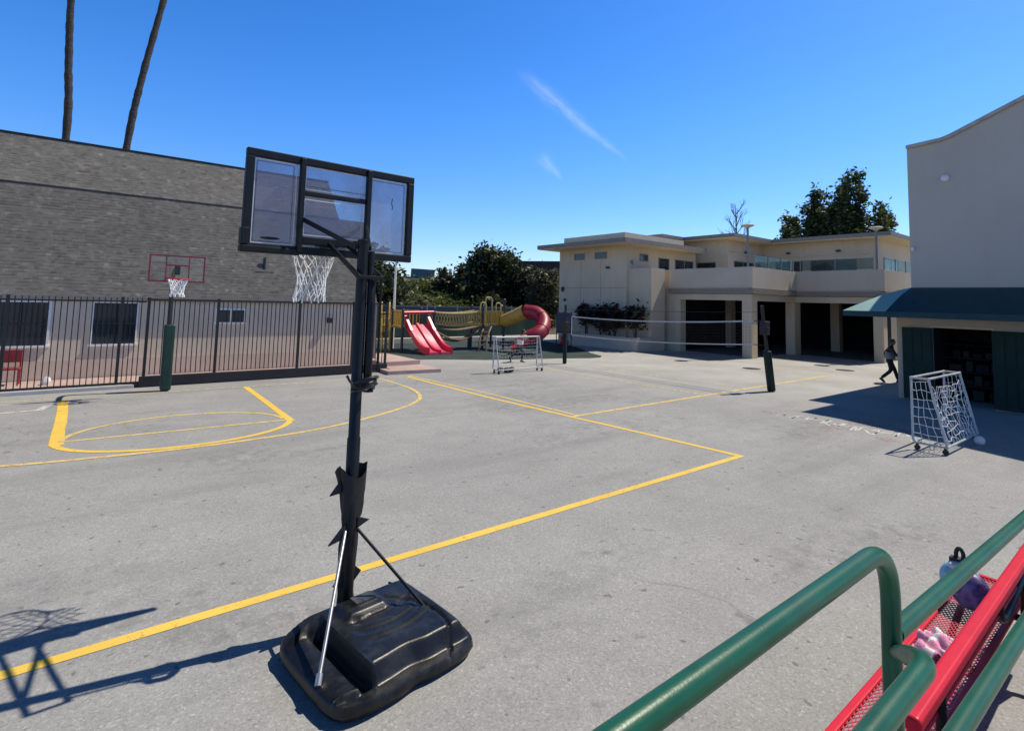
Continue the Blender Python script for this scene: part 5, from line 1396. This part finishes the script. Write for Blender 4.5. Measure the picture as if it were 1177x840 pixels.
# round child's backpack with loop handle, and a pink knit
bp = thing('child_backpack', 'small round purple floral backpack with pale blue top and black loop, on the red bench', 'backpack', (5.15, 1.15, .45))
m = MB(); m.ellipsoid((5.16, 1.13, .60), (.085, .125, .130), 22, 14); m.build('body', M['bagpattern'], bp, smooth=True)
m = MB(); m.ellipsoid((5.25, 1.20, .615), (.085, .13, .135), 22, 14); m.build('panel', M['bagblue'], bp, smooth=True)
m = MB(); m.ellipsoid((5.22, 1.20, .725), (.055, .075, .03), 14, 8); m.build('top_flap', M['whitecloth'], bp, smooth=True)
m = MB(); m.tube(smooth_path([(5.24, 1.185, .74), (5.24, 1.178, .81), (5.25, 1.20, .845), (5.26, 1.225, .81), (5.26, 1.222, .74)], 6), .014, 8); m.box((5.22, 1.16, .74), (5.28, 1.26, .775)); m.build('loop_handle', M['cloth_black'], bp, smooth=True)
m = MB(); rn = np.random.default_rng(3)
n_ = 40
def cl(i, j):
    u, v = i/n_*2-1, j/n_*2-1
    h = .075*math.exp(-(u*u+v*v)*1.1) + .022*math.sin(6*u+2.2*v+1)*math.cos(4*v-2*u) + .014*math.sin(13*u-9*v)
    ang = math.atan2(v, u); k = 1 + .18*math.sin(3*ang) + .10*math.sin(5*ang+1)
    return (4.42 + .22*u*k*.8, 1.13 + .135*v*k, max(.462, .452 + h*.85))
for i in range(n_+1):
    for j in range(n_+1): m.v.append(cl(i, j))
for i in range(n_):
    for j in range(n_):
        u, v = (i+.5)/n_*2-1, (j+.5)/n_*2-1
        if u*u+v*v < 1: a = i*(n_+1)+j; m.f.append((a, a+n_+1, a+n_+2, a+1)); m.m.append(1 if math.sin(3.1*u*2+v*5)+math.sin(v*9) > .35 else 0)
m.m = m.m
o = m.build('knit_garment', [M['pink_knit'], M['whitecloth']], smooth=True)
sm_ = o.modifiers.new('thick', 'SOLIDIFY'); sm_.thickness = .006; sm_.offset = 1
tag(o, 'crumpled pink and white knit garment on the red bench beside the handrail post', 'garment')

# ------------------------------------------------------------------ people
def skin_mesh(name, nodes, edges, mat, parent, sub=2):
    """one continuous skinned surface over a joint skeleton"""
    me = bpy.data.meshes.new(name); me.from_pydata([n[0] for n in nodes], edges, []); o = bpy.data.objects.new(name, me); col.objects.link(o)
    md = o.modifiers.new('skin', 'SKIN'); md.use_smooth_shade = True
    sv = me.skin_vertices[0].data if me.skin_vertices else None
    if sv is None:
        return None
    for i, n in enumerate(nodes):
        r = n[1]; sv[i].radius = (r, r) if not isinstance(r, tuple) else r; sv[i].use_root = (i == 0)
    ss = o.modifiers.new('sub', 'SUBSURF'); ss.levels = sub; ss.render_levels = sub
    dg = bpy.context.evaluated_depsgraph_get(); dg.update()
    m2 = bpy.data.meshes.new_from_object(o.evaluated_get(dg)); m2.name = name
    bpy.data.objects.remove(o)
    o = bpy.data.objects.new(name, m2); col.objects.link(o); m2.materials.clear(); m2.materials.append(mat)
    m2.polygons.foreach_set('use_smooth', [True]*len(m2.polygons)); o.parent = parent
    return o
def add_skin_layer(me):
    pass
def person(lab, loc, rz, H, pose, mats, hat=False, longhair=False):
    """walking / running figure, facing local +Y"""
    o = thing('person', lab, 'person', loc, None, rz)
    k = H/1.7
    V = lambda x, y, z: Vector((x*k, y*k, z*k))
    hip = .90; hips = V(0, pose.get('lean', 0)*-.2, hip + pose.get('dz', 0)); ch = V(0, pose.get('lean', 0)*.6, 1.32 + pose.get('dz', 0)); nk = V(0, pose.get('lean', 0)*.85, 1.46 + pose.get('dz', 0)); hd = V(0, pose.get('lean', 0)*1.0+.02, 1.59 + pose.get('dz', 0))
    N = []; E = []
    def add(p, r, par=None):
        N.append((tuple(p), r*k)); 
        if par is not None: E.append((par, len(N)-1))
        return len(N)-1
    pel = add(hips, .125); wa = add(hips.lerp(ch, .45), .115, pel); c_ = add(ch, .135, wa); n_ = add(nk, .058, c_); add(hd - V(0, 0, .04), .075, n_); 
    feet = []; hands = []
    leg_nodes = []
    for sgn, L in ((-1, pose['l']), (1, pose['r'])):
        h = add(hips + V(sgn*.085, 0, -.05), .088, pel); kn = add(V(sgn*.09, *L[0]), .060, h); an = add(V(sgn*.09, *L[1]), .040, kn); add(V(sgn*.095, L[1][0]+L[2][0], L[1][1]+L[2][1]), .032, an)
    for sgn, A in ((-1, pose['al']), (1, pose['ar'])):
        sh = add(ch + V(sgn*.175, 0, .06), .060, c_); el = add(V(sgn*.235, *A[0]), .044, sh); wr = add(V(sgn*.225, *A[1]), .030, el)
        hands.append((V(sgn*.225, *A[1]), (V(sgn*.225, *A[1])-V(sgn*.235, *A[0])).normalized()))
    skin_mesh('body', N, E, mats['skin'], o, 2)
    # trousers
    N.clear(); E.clear()
    pel = add(hips, .138); add(hips + V(0, 0, .10), .132, pel)
    for sgn, L in ((-1, pose['l']), (1, pose['r'])):
        h = add(hips + V(sgn*.085, 0, -.06), .100, pel); kn = add(V(sgn*.09, *L[0]), .074, h); add(V(sgn*.09, L[1][0], L[1][1]+.02), .060, kn)
    skin_mesh('trousers', N, E, mats['legs'], o, 2)
    N.clear(); E.clear()
    wa = add(hips + V(0, 0, .02), .150); c0 = add(hips.lerp(ch, .5), .142, wa); c_ = add(ch, .155, c0); add(nk - V(0, 0, .02), .075, c_)
    for sgn, A in ((-1, pose['al']), (1, pose['ar'])):
        sh = add(ch + V(sgn*.165, 0, .06), .078, c_); el = add(V(sgn*.235, *A[0]), .062, sh)
        if mats.get('long'): add(V(sgn*.225, *A[1]).lerp(V(sgn*.235, *A[0]), .1), .048, el)
    skin_mesh('jacket' if mats.get('long') else 'shirt', N, E, mats['top'], o, 2)
    if mats.get('band'):
        m = MB(); a = hips.lerp(ch, .30); m.lathe((a.x, a.y, a.z), [(.170*k, -.09*k), (.178*k, 0), (.172*k, .12*k), (.160*k, .17*k)], 18); m.build('jacket_panel', mats['band'], o, local=True, smooth=True)
    # head: skull, jaw, nose, ears, eyes; hair or cap
    m = MB(); m.ellipsoid(hd, (.078*k, .098*k, .115*k), 18, 12); m.ellipsoid(hd + V(0, .035, -.055), (.058*k, .062*k, .066*k), 14, 8); m.ellipsoid(hd + V(0, .102, -.012), (.014*k, .020*k, .024*k), 8, 6)
    for sgn in (-1, 1): m.ellipsoid(hd + V(sgn*.080, 0, -.01), (.012*k, .024*k, .032*k), 8, 6)
    hdo = m.build('head', mats['skin'], o, local=True, smooth=True)
    m = MB()
    for sgn in (-1, 1): m.ellipsoid(hd + V(sgn*.030, .090, .012), (.012*k, .008*k, .008*k), 8, 6)
    m.build('eye', M['whitecloth'], hdo, local=True); m = MB(); m.ellipsoid(hd + V(0, .088, -.062), (.024*k, .010*k, .007*k), 8, 6); m.build('mouth', M['redline'], hdo, local=True)
    m = MB(); m.ellipsoid(hd + V(0, -.018, .022), (.090*k, .104*k, .112*k), 16, 10)
    if longhair: m.ellipsoid(hd + V(0, -.075, -.10), (.082*k, .055*k, .14*k), 14, 9)
    m.build('hair', mats['hair'], o, local=True, smooth=True)
    if hat:
        m = MB(); m.lathe(tuple(hd + V(0, -.01, .055)), [(.100*k, 0), (.100*k, .05*k), (.07*k, .085*k), (.02*k, .095*k)], 16); m.box(tuple(hd + V(-.07, .06, .050)), tuple(hd + V(.07, .17, .062))); m.build('cap', mats['hair'], o, local=True, smooth=True)
    # hands with palm, thumb and fingers
    for (p, d) in hands:
        m = MB(); q = p + d*.045*k; m.ellipsoid(q, (.026*k, .034*k, .046*k), 10, 7)
        side = Vector((0, 1, 0)) - d*d.y; side.normalize()
        for i in range(4):
            a = p + d*.075*k + side*((i-1.5)*.016*k); m.tube([a, a + d*(.040+.008*(1.5-abs(i-1.5)))*k, a + d*.062*k + Vector((0, .012*k, 0))], [.0085*k, .008*k, .006*k], 6)
        a = p + d*.03*k + side*.034*k; m.tube([a, a + (d*.6+side*.6)*.045*k], [.010*k, .007*k], 6)
        m.build('hand', mats['skin'], o, local=True, smooth=True)
    for sgn, L in ((-1, pose['l']), (1, pose['r'])):
        a = V(sgn*.093, *L[1]); dirv = V(0, *L[2]).normalized(); b = a + dirv*.15*k
        m = MB(); m.tube([a - dirv*.07*k + V(0, 0, -.03), a + dirv*.02*k + V(0, 0, -.02), a + dirv*.10*k + V(0, 0, -.035), a + dirv*.18*k + V(0, 0, -.045)], [.038*k, .048*k, .042*k, .026*k], 10)
        m.build('shoe', mats['shoe'], o, local=True, smooth=True)
    return o
WALK = dict(lean=.06, dz=-.02, l=((.14, .49), (.24, .085), (.13, -.02)), r=((.02, .48), (-.30, .15), (.10, -.09)), al=((-.16, 1.12), (-.12, .88)), ar=((.16, 1.12), (.36, .98)))
RUN = dict(lean=.16, dz=-.03, l=((-.14, .50), (-.50, .20), (.05, -.13)), r=((.16, .48), (.10, .085), (.14, -.03)), al=((.10, 1.12), (.30, 1.16)), ar=((-.26, 1.16), (-.22, .94)))
person('person in black cap and dark jacket with grey panel, walking beside the green doors', (23.08, 7.08, 0), R(-163), 1.60, WALK, dict(skin=M['skin_dark'], legs=M['navycloth'], top=M['blackcloth'], band=M['greycloth'], hair=M['hair'], shoe=M['blackcloth'], long=True), hat=True)
person('child in pink and white top and dark trousers running before the crimson tube slide', (14.55, 18.0, 0), R(-129), 1.40, RUN, dict(skin=M['skin'], legs=M['navycloth'], top=M['pinkcloth'], band=M['whitecloth'], hair=M['hair'], shoe=M['blackcloth']), longhair=True)
